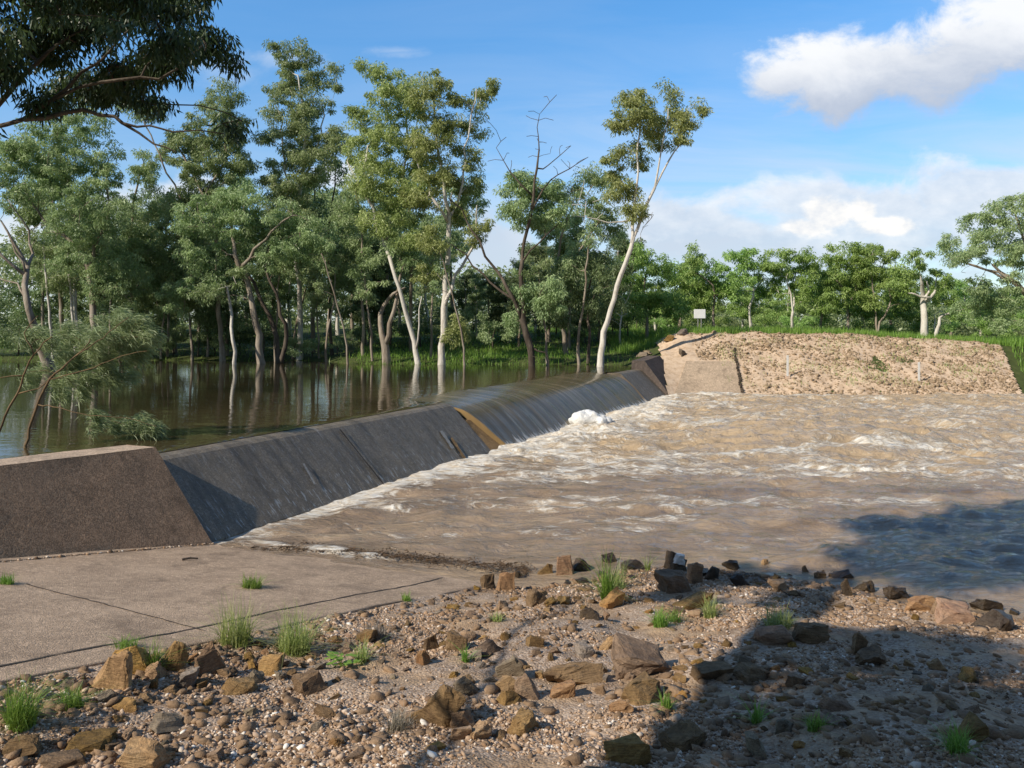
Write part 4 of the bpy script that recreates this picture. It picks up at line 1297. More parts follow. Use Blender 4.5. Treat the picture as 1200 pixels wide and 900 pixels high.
class Skel:
    def __init__(s): s.P, s.par, s.rmin, s.tip = [], [], [], []

    def add(s, p, par, r=0.0, tip=False):
        s.P.append(np.asarray(p, float)); s.par.append(par); s.rmin.append(r); s.tip.append(tip); return len(s.P) - 1

    def path(s, pts, r0, r1, par=-1, step=.5, wig=.028, rng=RNG):
        pts = [np.asarray(p, float) for p in pts]
        # smooth by Catmull-Rom
        out = []
        ext = [2 * pts[0] - pts[1]] + pts + [2 * pts[-1] - pts[-2]]
        for i in range(1, len(ext) - 2):
            a, b, c, d = ext[i - 1:i + 3]
            n = max(2, int(np.linalg.norm(c - b) / step))
            for k in range(n):
                t = k / n
                out.append(.5 * (2 * b + (c - a) * t + (2 * a - 5 * b + 4 * c - d) * t * t + (3 * b - a - 3 * c + d) * t ** 3))
        out.append(pts[-1])
        ids = []
        for i, p in enumerate(out):
            f = i / (len(out) - 1)
            q = p + rng.normal(0, wig, 3) * (0 < i)
            par = s.add(q, par, r0 + (r1 - r0) * f ** .85); ids.append(par)
        return ids

    def nearest(s, p, up=.6):
        A = np.array(s.P); d = A - p
        l = np.linalg.norm(d, axis=1) * (1 + up * np.clip(d[:, 2] / (np.linalg.norm(d, axis=1) + 1e-6), -.15, 1))
        return int(np.argmin(l))

    def branch(s, p, droop=.15, rng=RNG, step=.45, rt=.012):
        i = s.nearest(p); a = s.P[i]; d = p - a; l = np.linalg.norm(d)
        c = a + d * .5 + np.array([0, 0, droop * l]) + rng.normal(0, .10 * l, 3)
        n = max(2, int(l / step))
        for q in bez(a, c, p, n):
            i = s.add(q + rng.normal(0, .02 * l / n + .01, 3), i)
        s.tip[i] = True
        return i

    def radii(s, rt=.012, ex=2.1):
        n = len(s.P); acc = np.zeros(n); kids = np.zeros(n, int)
        for p in s.par:
            if p >= 0: kids[p] += 1
        R = np.zeros(n)
        for i in range(n - 1, -1, -1):
            r = max(rt if kids[i] == 0 else acc[i] ** (1 / ex), 1e-4)
            R[i] = max(r, s.rmin[i])
            if s.rmin[i] > 0: R[i] = max(s.rmin[i], min(r, s.rmin[i] * 1.25))
            if s.par[i] >= 0: acc[s.par[i]] += R[i] ** ex * (.9 if s.rmin[i] == 0 else 1)
        return R

    def tubes(s, rt=.012, flare=True, base_only=False):
        R = s.radii(rt); P = s.P; n = len(P)
        ch = [[] for _ in range(n)]
        roots = []
        for i, p in enumerate(s.par):
            (ch[p] if p >= 0 else roots).append(i)
        V, Fq = [], []
        stack = [(r, None) for r in roots]
        while stack:
            i, par = stack.pop()
            chain = [i]
            while ch[chain[-1]]:
                c = sorted(ch[chain[-1]], key=lambda k: -R[k])
                for k in c[1:]: stack.append((k, chain[-1]))
                chain.append(c[0])
            pts = [P[k] for k in chain]; rs = [R[k] for k in chain]
            if par is not None: pts = [P[par]] + pts; rs = [min(R[par] * .8, rs[0] * 1.25)] + rs
            if len(pts) < 2: continue
            m = 9 if max(rs) > .09 else 6 if max(rs) > .035 else 4
            pts = np.array(pts); T = np.gradient(pts, axis=0); T /= np.linalg.norm(T, axis=1)[:, None] + 1e-9
            ref = np.array([1., 0, 0]) if abs(T[0][0]) < .8 else np.array([0, 1., 0])
            b = len(V)
            for j in range(len(pts)):
                u = np.cross(T[j], ref); u /= np.linalg.norm(u) + 1e-9; w = np.cross(T[j], u); ref = np.cross(u, T[j]) if j else ref
                ref = w * -1 if False else ref
                for k in range(m):
                    a = 2 * PI * k / m
                    rr = rs[j] * (1 + (.10 * math.sin(3 * a + j * 1.3) if rs[j] > .08 else 0))
                    if flare and par is None and j < 3: rr *= 1 + .35 * (1 - j / 3) ** 2
                    V.append(pts[j] + (u * math.cos(a) + w * math.sin(a)) * rr)
            for j in range(len(pts) - 1):
                for k in range(m):
                    Fq.append((b + j * m + k, b + j * m + (k + 1) % m, b + (j + 1) * m + (k + 1) % m, b + (j + 1) * m + k))
        return np.array(V), np.array(Fq)


def leaf_cloud(C, rad, nl, ln, wd, droop=.9, spread=.8, rng=RNG, flat=.75, pair=None):
    """hanging lance shaped leaves around clump centres"""
    nC = len(C); n = nC * nl
    c = np.repeat(C, nl, 0); r = np.repeat(rad, nl)
    g = rng.normal(0, 1, (n, 3)); g /= np.linalg.norm(g, axis=1)[:, None]
    rr = rng.random(n) ** .45
    P = c + g * (r * rr)[:, None] * np.array([1, 1, flat])
    a = rng.uniform(0, 2 * PI, n)
    D = np.stack([np.cos(a) * spread, np.sin(a) * spread, -droop + rng.normal(0, .45, n)], -1) + g * .35
    D /= np.linalg.norm(D, axis=1)[:, None]
    S = np.cross(D, rng.normal(0, 1, (n, 3))); S /= np.linalg.norm(S, axis=1)[:, None] + 1e-9
    l = ln * rng.uniform(.65, 1.25, n)[:, None]; w = wd * rng.uniform(.7, 1.2, n)[:, None]
    V = np.stack([P, P + D * l * .45 + S * w * .5, P + D * l, P + D * l * .45 - S * w * .5], 1).reshape(-1, 3)
    ct = rng.normal(.5, .22, nC)
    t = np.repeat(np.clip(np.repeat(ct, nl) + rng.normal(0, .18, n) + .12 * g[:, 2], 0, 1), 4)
    return V, np.arange(4 * n).reshape(-1, 4), t


def lobe_clumps(lobes, dens, rng, rad=(.42, .75)):
    C, R = [], []
    for c, r in lobes:
        v = (r[0] * r[1] * r[2]) ** (1 / 3)
        n = max(3, int(dens * v * v))
        g = rng.normal(0, 1, (n, 3)); g /= np.linalg.norm(g, axis=1)[:, None]
        p = np.array(c) + g * (rng.random(n) ** .45)[:, None] * np.array(r) * .95
        C.append(p); R.append(rng.uniform(*rad, n))
    return np.concatenate(C), np.concatenate(R)


def build_tree(name, base, trunks, lobes, bark, leaf, label, cat='tree', group=None, dens=3.6, nl=150, ln=.20, wd=.052, crad=(.42, .78), seed=1, bare=(), droop=.9, rt=.012, spread=.8):
    """trunks: list of (points, r0, r1); the first starts at the base. World coordinates. bare: leafless limbs."""
    rng = np.random.default_rng(seed)
    s = Skel()
    s.path(trunks[0][0], trunks[0][1], trunks[0][2], rng=rng)
    for pts, r0, r1 in list(trunks[1:]) + list(bare):
        i = s.nearest(np.asarray(pts[0], float), 0)
        s.path([s.P[i]] + list(pts[1:]), min(r0, max(.02, s.rmin[i] * .9)), r1, i, rng=rng, wig=.06)
    C, R = lobe_clumps(lobes, dens, rng, crad) if lobes else (np.zeros((0, 3)), np.zeros(0))
    nb = len(s.P)
    order = np.argsort([np.min(np.linalg.norm(np.array(s.P) - c, axis=1)) for c in C]) if len(C) else []
    for k in order: s.branch(C[k], rng=rng)
    for pts, r0, r1 in bare:                          # fine dead twigs on the leafless limbs
        for _ in range(7):
            f = rng.uniform(.35, 1); q = np.asarray(pts[-1], float) * f + np.asarray(pts[0], float) * (1 - f)
            s.branch(q + rng.normal(0, .55, 3) + np.array([0, 0, .35]), rng=rng)
    root = empty(name, base); tag(root, label, cat, group)
    off = -np.array(base, float)
    V, Fq = s.tubes(rt)
    link('trunk', mesh('trunk', V + off, Fq, True), M[bark], root)
    if len(C):
        V, Fc, t = leaf_cloud(C, R, nl, ln, wd, droop, spread, rng)
        link('crown', mesh('crown', V + off, Fc, False, {'tint': t}), M[leaf], root)
    return root


def pxlobes(L_, Y, rng, deep=1.0, jit=.5):
    out = []
    for x, y, rx, ry in L_:
        c = at(x, y, Y); m = Y / F
        out.append((np.array(c) + np.array([0, rng.normal(0, jit), 0]), (rx * m, max(rx, ry) * m * .85 * deep, ry * m)))
    return out


def pxpath(pts, Y, rng, dep=.25):
    return [np.array(at(x, y, Y)) + np.array([0, rng.normal(0, dep) * (i > 0), 0]) for i, (x, y) in enumerate(pts)]


TREES = [
    dict(Y=39, label='broad dark gum at the left edge, its crown filling the corner above the sapling', bark='bark_pale', leaf='leaf_blue',
         t=[([(112, 428), (112, 360), (98, 290), (80, 230), (62, 170)], 5.5, 1.5), ([(104, 310), (130, 250), (122, 190)], 3, 1), ([(98, 290), (50, 250), (22, 215)], 3, 1)],
         l=[(60, 170, 62, 36), (22, 210, 50, 40), (112, 190, 40, 36), (72, 220, 60, 36), (98, 285, 52, 44), (118, 250, 48, 40), (135, 320, 44, 44), (30, 175, 40, 26), (90, 140, 40, 22)]),
    dict(Y=41, label='slim white trunk standing in the pool behind the sapling, leftmost of three', bark='bark_white', leaf='leaf_blue',
         t=[([(61, 430), (60, 400), (57, 340), (52, 290)], 2.6, 1.2)], l=[(50, 300, 30, 30), (70, 330, 24, 18)]),
    dict(Y=41.5, label='slim white trunk in the pool, middle one of three behind the sapling', bark='bark_white', leaf='leaf_blue',
         t=[([(90, 428), (86, 380), (83, 335), (82, 280)], 2.6, 1.2)], l=[(85, 270, 28, 30), (100, 310, 20, 20)]),
    dict(Y=42, label='slim white trunk in the pool, right one of three behind the sapling', bark='bark_white', leaf='leaf_blue',
         t=[([(98, 427), (96, 380), (94, 330), (98, 270)], 2.0, 1.0)], l=[(110, 280, 28, 30), (120, 310, 24, 20)]),
    dict(Y=43, label='slender gum with a small round head in the gap left of the tall pair', bark='bark_pale', leaf='leaf_blue',
         t=[([(160, 424), (155, 350), (150, 280), (160, 230), (168, 190)], 3, 1)],
         l=[(170, 192, 26, 22), (180, 212, 20, 18), (165, 245, 34, 24), (150, 290, 44, 30), (180, 300, 40, 40), (170, 345, 34, 30), (140, 355, 30, 30)]),
    dict(d=1.4, Y=42, label='tall spreading gum with forked pale limbs, second crown from the left on the skyline', bark='bark_pale', leaf='leaf_blue',
         t=[([(262, 424), (258, 350), (252, 280), (243, 235), (222, 195), (205, 165)], 4, 1.2), ([(243, 235), (262, 190), (268, 130)], 2.6, 1), ([(250, 270), (215, 235), (180, 160), (155, 118)], 2.2, .8)],
         l=[(268, 125, 28, 22), (250, 150, 40, 30), (280, 155, 20, 22), (235, 180, 46, 32), (275, 195, 25, 28), (205, 165, 30, 22), (150, 115, 20, 16), (178, 128, 26, 16), (240, 220, 40, 30), (210, 250, 46, 36), (215, 300, 40, 40), (222, 345, 30, 30)]),
    dict(Y=39.5, label='leaning grey trunk under a wide bushy blue green crown left of centre', bark='bark_pale', leaf='leaf_blue',
         t=[([(309, 432), (301, 380), (288, 330), (276, 300), (270, 260)], 6.5, 2.0), ([(284, 320), (320, 270), (345, 255)], 3, 1)],
         l=[(268, 238, 48, 26), (300, 245, 48, 30), (232, 262, 36, 26), (335, 265, 42, 28), (262, 285, 40, 26), (230, 300, 26, 24), (370, 285, 36, 34), (330, 300, 30, 22), (205, 345, 24, 30), (245, 335, 24, 24)]),
    dict(Y=40, label='dark trunk leaning left, crossing behind the wide bushy crown', bark='bark_dark', leaf='leaf_blue',
         t=[([(330, 428), (318, 385), (300, 345), (285, 318), (260, 290)], 5, 1.5), ([(345, 425), (335, 380), (318, 330), (312, 290)], 4, 1.2)],
         l=[(310, 270, 36, 24), (340, 310, 30, 20)]),
    dict(Y=38.8, label='short straight pale pole of a tree, half leafless, in the water left of centre', bark='bark_white', leaf='leaf_blue',
         t=[([(278, 432), (275, 400), (270, 370), (264, 335)], 3.4, 1.8)], l=[(262, 322, 22, 18), (245, 340, 18, 16)]),
    dict(d=1.35, Y=43, label='tallest gum on the skyline, narrow layered crown with white limbs', bark='bark_white', leaf='leaf_blue',
         t=[([(352, 426), (350, 350), (346, 280), (352, 220), (358, 160), (350, 90)], 4.5, 1.0), ([(348, 270), (335, 200), (328, 130)], 2.4, .8), ([(352, 220), (372, 170), (378, 120)], 2.2, .8)],
         l=[(322, 60, 16, 14), (350, 62, 28, 18), (340, 88, 32, 18), (372, 95, 18, 14), (388, 82, 12, 8), (328, 110, 22, 18), (362, 122, 30, 18), (395, 105, 10, 8), (345, 140, 36, 20), (318, 130, 14, 12), (355, 165, 40, 24), (330, 190, 26, 20), (368, 195, 34, 24), (342, 220, 40, 22), (392, 168, 24, 22), (350, 250, 40, 22), (318, 165, 18, 12)]),
    dict(Y=44, label='thin dark stemmed gum showing against the white cloud right of the tallest one', bark='bark_dark', leaf='leaf_blue',
         t=[([(389, 424), (388, 360), (386, 280), (392, 220), (395, 170)], 2.4, .8)],
         l=[(395, 165, 20, 14), (408, 290, 26, 22), (375, 300, 22, 24), (400, 320, 30, 24), (378, 345, 26, 24)]),
    dict(Y=42, label='twisting pale trunk left of the leaning white one, rising from the water', bark='bark_pale', leaf='leaf_blue',
         t=[([(425, 430), (426, 380), (424, 330), (424, 270), (418, 225)], 2.6, 1.0)],
         l=[(418, 235, 26, 24), (410, 275, 28, 26), (430, 310, 26, 22), (410, 335, 24, 22), (400, 255, 20, 20)]),
    dict(Y=39.5, label='stout grey trunk forking low in the water left of the leaning white one', bark='bark_pale', leaf='leaf_blue',
         t=[([(453, 433), (452, 405), (445, 380), (448, 358), (463, 344), (475, 338)], 5.5, 1.5), ([(452, 405), (458, 380), (466, 350), (470, 300)], 4, 1.2)],
         l=[(470, 290, 24, 20), (485, 310, 22, 18)]),
    dict(d=1.35, Y=39, label='leaning white trunk bending left into a tall olive crown, left of the straight white one', bark='bark_white', leaf='leaf_olive',
         t=[([(491, 432), (485, 400), (475, 365), (468, 338), (460, 312), (450, 285), (437, 245), (425, 215), (430, 170)], 4.2, 1.2), ([(487, 408), (492, 380), (494, 350)], 1.8, .8), ([(452, 290), (470, 220), (478, 160), (470, 110)], 2.4, .8), ([(430, 225), (405, 190)], 1.6, .7)],
         l=[(430, 78, 14, 12), (446, 88, 18, 14), (470, 95, 22, 16), (455, 118, 30, 20), (426, 128, 20, 16), (480, 130, 24, 22), (440, 150, 34, 20), (470, 165, 36, 22), (420, 175, 24, 20), (445, 190, 38, 22), (485, 195, 28, 24), (425, 215, 26, 20), (460, 225, 40, 24), (490, 235, 26, 22), (455, 260, 34, 22), (480, 275, 24, 22)]),
    dict(d=1.5, Y=38.5, label='straight bright white gum in the centre of the wood with a forked trunk', bark='bark_white', leaf='leaf_olive',
         t=[([(517, 432), (520, 380), (521, 345), (524, 300), (526, 262), (522, 220), (512, 170), (508, 110)], 5.2, 1.2), ([(521, 355), (534, 325), (548, 298), (556, 280), (560, 240)], 3.0, 1.0), ([(526, 262), (510, 240), (498, 215), (485, 170)], 2.6, .9), ([(527, 265), (540, 215), (550, 150), (560, 105)], 2.2, .8)],
         l=[(510, 98, 22, 14), (500, 120, 24, 18), (530, 115, 16, 14), (515, 145, 28, 20), (570, 95, 16, 12), (560, 115, 18, 14), (555, 145, 18, 16), (505, 175, 34, 22), (545, 180, 18, 18), (520, 205, 34, 22), (550, 215, 20, 18), (500, 230, 30, 20), (540, 245, 24, 20), (560, 270, 18, 18), (508, 285, 20, 22), (500, 320, 18, 18), (530, 385, 16, 20)]),
    dict(d=1.9, Y=37.5, label='dark flooded tree with long bare limbs raking left and dead branches above its crown', bark='bark_dark', leaf='leaf_blue',
         t=[([(625, 436), (621, 405), (613, 375), (611, 330), (613, 295), (622, 250), (628, 200), (632, 165)], 5.0, .8), ([(613, 375), (595, 340), (578, 312), (562, 285), (548, 258), (528, 235)], 3.6, .8), ([(612, 360), (575, 330), (545, 300), (528, 288)], 2.2, .8)],
         bare=[([(628, 200), (645, 190), (668, 172)], 1.4, .4), ([(630, 175), (631, 150), (632, 135)], 1.0, .3), ([(625, 230), (600, 205), (580, 175)], 1.6, .4), ([(624, 240), (655, 205), (690, 185)], 1.5, .4), ([(612, 300), (640, 275), (665, 255)], 1.8, .5), ([(622, 405), (640, 415), (645, 432)], 1.6, .6)],
         l=[(612, 215, 26, 18), (640, 225, 32, 22), (600, 240, 22, 20), (630, 255, 32, 20), (655, 250, 18, 18), (615, 345, 16, 18), (645, 350, 22, 24), (600, 375, 12, 16)]),
    dict(Y=42, label='leafy gum right of the dead topped tree with a reddish trunk', bark='bark_pale', leaf='leaf_blue',
         t=[([(663, 425), (660, 370), (654, 320), (660, 270), (672, 240)], 3.8, 1.2), ([(655, 330), (680, 290), (700, 260)], 2.4, .9)],
         l=[(690, 208, 26, 18), (712, 220, 22, 18), (675, 232, 26, 20), (700, 245, 28, 20), (672, 265, 24, 20), (715, 270, 24, 20), (690, 290, 28, 20), (665, 305, 26, 20), (705, 315, 22, 20)]),
    dict(Y=38.8, label='dark bushy small tree in front of the reddish trunked gum', bark='bark_dark', leaf='leaf_dark',
         t=[([(688, 430), (691, 390), (690, 350), (694, 320)], 2.8, 1.2)],
         l=[(690, 312, 32, 20), (712, 325, 26, 20), (670, 335, 24, 22), (695, 350, 28, 22), (655, 370, 26, 24), (718, 355, 18, 22)]),
    dict(d=1.5, Y=36.6, label='tall white gum leaning right over the far end of the weir with an open crown', bark='bark_white', leaf='leaf_olive',
         t=[([(703, 435), (709, 390), (719, 350), (727, 322), (738, 292), (752, 255), (768, 220), (784, 188), (800, 165)], 5.2, 1.0), ([(738, 292), (742, 245), (746, 200), (750, 160), (752, 130)], 2.4, .8), ([(768, 220), (775, 170), (785, 125)], 1.8, .6)],
         bare=[([(735, 255), (712, 260), (672, 252)], 1.3, .4), ([(752, 255), (764, 250), (756, 268)], .9, .3)],
         l=[(745, 112, 16, 10), (732, 122, 20, 14), (757, 125, 16, 14), (740, 142, 32, 16), (720, 150, 16, 14), (765, 148, 14, 16), (786, 106, 13, 11), (790, 128, 22, 14), (820, 122, 12, 12), (802, 140, 26, 14), (778, 158, 18, 14), (738, 175, 18, 14), (800, 160, 18, 12), (752, 190, 14, 14), (722, 182, 14, 12), (730, 225, 22, 20), (742, 250, 18, 18), (728, 200, 16, 14)]),
    dict(Y=47, label='round green tree just beyond the leaning white gum', bark='bark_pale', leaf='leaf_fresh',
         t=[([(758, 398), (757, 365), (755, 335), (760, 310)], 2.4, 1)],
         l=[(752, 300, 22, 16), (770, 318, 26, 18), (745, 325, 22, 18), (765, 345, 30, 18), (735, 355, 26, 20), (780, 360, 24, 18)]),
    dict(Y=45, label='dead white forked stump of a tree below the round green one', bark='bark_white', leaf='leaf_fresh',
         t=[([(727, 392), (727, 372), (732, 355), (738, 342)], 1.4, .5)], bare=[([(727, 375), (721, 365), (719, 360)], .9, .4)], l=[]),
    dict(Y=50, label='light green tree behind the white sign board', bark='bark_pale', leaf='leaf_fresh',
         t=[([(836, 390), (836, 360), (832, 335), (810, 315)], 2.0, .8)],
         l=[(805, 302, 18, 14), (815, 320, 24, 16), (795, 330, 20, 18), (830, 345, 24, 18), (810, 350, 26, 18), (790, 360, 22, 20)]),
    dict(Y=50, label='tree with twin pale stems and an uneven crown right of the sign', bark='bark_white', leaf='leaf_fresh',
         t=[([(879, 386), (879, 360), (880, 340), (882, 322)], 2.2, .9), ([(880, 345), (890, 335), (894, 325)], 1.4, .7)],
         l=[(876, 292, 12, 10), (862, 302, 20, 12), (880, 312, 18, 12), (845, 318, 18, 14), (866, 326, 22, 14), (895, 335, 14, 14), (852, 345, 20, 16), (845, 330, 14, 10)]),
    dict(Y=50, label='rounded tree with a pale forked trunk in the middle of the right hand row', bark='bark_white', leaf='leaf_fresh',
         t=[([(926, 387), (926, 365), (924, 345), (918, 325)], 2.2, .8), ([(926, 365), (931, 345), (936, 328)], 1.6, .7)],
         l=[(912, 302, 18, 12), (935, 302, 20, 12), (950, 312, 16, 12), (900, 318, 18, 14), (925, 320, 28, 14), (945, 335, 22, 16), (908, 340, 16, 14), (955, 350, 18, 18)]),
    dict(Y=51, label='big fresh green tree left of the pollarded white trunk, its crown highest of the row', bark='bark_pale', leaf='leaf_fresh',
         t=[([(995, 388), (995, 360), (990, 340), (978, 325)], 2.2, .8), ([(995, 360), (1005, 335), (1010, 310)], 1.8, .7)],
         l=[(985, 295, 22, 12), (1000, 305, 24, 14), (975, 312, 22, 14), (990, 328, 30, 14), (970, 345, 24, 18), (1005, 345, 24, 18), (960, 330, 16, 14)]),
    dict(Y=50, label='two stemmed green tree leaning out just left of the pollarded white trunk', bark='bark_pale', leaf='leaf_fresh',
         t=[([(1029, 392), (1027, 370), (1025, 350), (1020, 325)], 2.2, .8), ([(1032, 392), (1037, 368), (1046, 350), (1040, 325)], 1.8, .7)],
         l=[(1032, 288, 14, 10), (1020, 300, 22, 14), (1044, 300, 12, 12), (1030, 318, 26, 14), (1012, 325, 18, 14), (1045, 330, 22, 16), (1058, 345, 14, 14), (1020, 350, 16, 14)]),
    dict(Y=47, label='thick white pollarded trunk with stubby forked arms before the right hand trees', bark='bark_white', leaf='leaf_fresh',
         t=[([(1084, 398), (1084, 375), (1085, 355), (1082, 340), (1077, 330)], 5.0, 2.2), ([(1085, 355), (1095, 343), (1104, 330)], 3.2, 1.2), ([(1085, 352), (1076, 348), (1068, 342)], 2.6, 1.0), ([(1086, 350), (1089, 338), (1087, 328)], 2.4, 1.0)],
         l=[(1075, 305, 18, 12), (1065, 318, 18, 12), (1090, 322, 18, 10), (1105, 330, 18, 12), (1055, 335, 16, 12), (1112, 348, 14, 14)]),
    dict(Y=47.5, label='bare curved white limb reaching right beside the pollarded trunk', bark='bark_white', leaf='leaf_fresh',
         t=[([(1094, 398), (1098, 380), (1108, 370), (1122, 364), (1132, 352)], 2.6, 1.0), ([(1094, 392), (1098, 375), (1102, 362)], 1.4, .6)], l=[(1135, 340, 14, 10)]),
    dict(Y=43, label='large spreading gum filling the right edge with grey bare limbs inside', bark='bark_pale', leaf='leaf_blue',
         t=[([(1215, 402), (1210, 370), (1195, 340), (1178, 325), (1160, 312)], 5.5, 1.6), ([(1210, 370), (1212, 320), (1200, 270), (1190, 240)], 4, 1.2), ([(1195, 340), (1168, 320), (1128, 308)], 2.6, .9)],
         bare=[([(1180, 336), (1150, 314), (1126, 308)], 2.2, .6)],
         l=[(1195, 232, 26, 16), (1170, 248, 26, 16), (1140, 262, 20, 14), (1190, 262, 34, 18), (1160, 275, 32, 16), (1118, 285, 22, 14), (1140, 298, 30, 16), (1180, 295, 34, 20), (1112, 305, 16, 12), (1205, 325, 34, 22), (1165, 335, 26, 18), (1185, 355, 34, 20), (1150, 360, 26, 20), (1140, 340, 20, 16), (1225, 280, 34, 30), (1230, 240, 30, 24), (1170, 378, 26, 14)]),
]
for k, T in enumerate(TREES):
    Y = T['Y']; rng = np.random.default_rng(500 + k); m = Y / F
    tr = [(pxpath(p, Y, rng), r0 * m * .8, r1 * m * .8) for p, r0, r1 in T['t']]
    bare = [(pxpath(p, Y, rng), r0 * m * .8, r1 * m * .8) for p, r0, r1 in T.get('bare', [])]
    b = tr[0][0][0].copy()
    if Y < 44 and b[0] < 6: b[2] = min(b[2], float(far_z(b[0], b[1]))) - .25
    else: b[2] = float(far_z(b[0], b[1])) - .1
    tr[0][0][0] = b
    build_tree('gum_tree', b, tr, pxlobes(T['l'], Y, rng), T['bark'], T['leaf'], T['label'], 'tree', None, seed=600 + k, bare=bare,
               nl=135, dens=15.5 * T.get('d', 1), ln=.18 if Y < 46 else .21, wd=.047 if Y < 46 else .055, crad=(.20, .48))

# bare tree at the far left
rng = np.random.default_rng(3)
Y = 33
bt = [(pxpath([(60, 440), (42, 352), (30, 312), (18, 285), (2, 258)], Y, rng), .20, .03), (pxpath([(38, 330), (10, 298), (-10, 280)], Y, rng), .09, .03), (pxpath([(30, 310), (22, 270), (14, 240)], Y, rng), .07, .02)]
build_tree('dead_tree', bt[0][0][0] + np.array([0, 0, -.6]), bt, [], 'bark_pale', 'leaf_blue', 'leafless tree leaning left against the cloud at the left edge', 'tree', None, seed=44,
           bare=[(pxpath([(34, 318), (10, 270), (0, 262)], Y, rng), .05, .015), (pxpath([(42, 350), (20, 330), (-5, 322)], Y, rng), .06, .015)])

# trees deeper in the wood: a few kinds, copied
def proto_tree(h, w, seed, leaf, bark, lab, group, clear=.35):
    rng = np.random.default_rng(seed)
    lean = rng.normal(0, .6, 2)
    tr = [([np.array([0, 0, -.3]), np.array([lean[0] * .3, lean[1] * .3, h * .3]), np.array([lean[0] * .2, lean[1], h * .6]), np.array([lean[0], lean[1], h * .92])], .16, .04)]
    lobes = []
    for k in range(9):
        f = clear + (1 - clear) * (k + .5) / 9
        a = rng.uniform(0, 6.28); r = w * .55 * (1 - .55 * abs(f - .6))
        lobes.append((np.array([lean[0] * f + math.cos(a) * r * .7, lean[1] * f + math.sin(a) * r * .7, h * f]), (w * rng.uniform(.35, .5), w * rng.uniform(.35, .5), h * .09)))
    return build_tree('wood_tree', (0, 0, 0), tr, lobes, bark, leaf, lab, 'tree', group, seed=seed, nl=95, dens=10.0, ln=.25, wd=.075, crad=(.25, .55))


def dup(root, loc, rz, sc, label=None, group=None):
    r = root.copy(); COL.objects.link(r); r.location = loc; r.rotation_euler = (0, 0, rz); r.scale = (sc, sc, sc)
    if label: r['label'] = label
    if group: r['group'] = group
    for c in list(root.children):
        d = c.copy(); COL.objects.link(d); d.parent = r
    return r


G1 = 'trees standing deeper in the wood behind the pool'
L1 = 'slender gum standing deeper in the wood behind the pool'
G2 = 'trees standing behind the grassy top of the embankment'
L2 = 'green tree standing behind the front row beyond the embankment'
pro = [proto_tree(9.5, 3.6, 801, 'leaf_blue', 'bark_white', L1, G1, .42), proto_tree(11, 3.2, 802, 'leaf_blue', 'bark_pale', L1, G1, .45), proto_tree(8, 4.0, 803, 'leaf_dark', 'bark_pale', L1, G1, .2)]
prr = [proto_tree(6.6, 3.8, 804, 'leaf_fresh', 'bark_pale', L2, G2, .36), proto_tree(5.6, 3.6, 805, 'leaf_fresh', 'bark_white', L2, G2, .34)]
rnd = random.Random(11)
used = set()
for i in range(40):
    px = 52 + i * 17.4 + rnd.uniform(-8, 8); Yd = rnd.choice([45, 47, 49, 52, 56, 60]) + rnd.uniform(-1, 1)
    x = (px - CX) / F * Yd
    p = rnd.choices([0, 1, 2], [3, 3, 3])[0]
    sc = rnd.uniform(.75, 1.05) * (.8 if px > 540 else 1)
    if 530 < px < 625 : sc *= .62
    o = pro[p] if p not in used else None
    loc = (x, Yd, float(far_z(x, Yd)) - .1)
    if o is None: dup(pro[p], loc, rnd.uniform(0, 6.28), sc)
    else: used.add(p); o.location = loc; o.scale = (sc,) * 3
used = set()
for i in range(15):
    px = 770 + i * 31 + rnd.uniform(-8, 8); Yd = rnd.uniform(53, 66)
    x = (px - CX) / F * Yd
    p = rnd.randrange(2); sc = rnd.uniform(.55, .82)
    loc = (x, Yd, float(far_z(x, Yd)) - .1)
    if p in used: dup(prr[p], loc, rnd.uniform(0, 6.28), sc)
    else: used.add(p); prr[p].location = loc; prr[p].scale = (sc,) * 3


# thin pale poles of young trees along the flooded edge
G5 = 'thin pale young trees along the flooded edge of the wood'; L5 = 'thin pale pole of a young tree at the flooded edge of the wood'
def pole(seed, h):
    rng = np.random.default_rng(seed); ln = rng.normal(0, .75, 2)
    tr = [([np.array([0, 0, -.5]), np.array([ln[0] * .3, ln[1] * .3, h * .35]), np.array([ln[0], ln[1], h * .7]), np.array([ln[0] * 1.6, ln[1], h])], .075, .03)]
    lobes = [(np.array([ln[0] * 1.5 + rng.normal(0, .4), rng.normal(0, .4), h * f]), (.6, .6, .5)) for f in (.72, .85, .98, 1.08)]
    return build_tree('young_tree', (0, 0, 0), tr, lobes, 'bark_pale', 'leaf_blue', L5, 'tree', G5, seed=seed, nl=90, dens=13, ln=.18, wd=.05, crad=(.18, .4))
pl_ = [pole(821, 5.2), pole(822, 6.4), pole(823, 4.2)]
for i, px in enumerate([128, 141, 188, 196, 226, 243, 322, 341, 374, 381, 409, 437, 505, 546, 642, 677]):
    x0 = (px - CX) / F * 42; Yd = float(np.interp(x0, SHX, SHY)) + rnd.uniform(-.5, 2.2); x = (px - CX) / F * Yd
    loc = (x, Yd, min(1.0, float(far_z(x, Yd))) - .05); sc = rnd.uniform(.8, 1.15)
    if i < 3: pl_[i].location = loc; pl_[i].scale = (sc,) * 3
    else: dup(pl_[i % 3], loc, rnd.uniform(0, 6.28), sc)


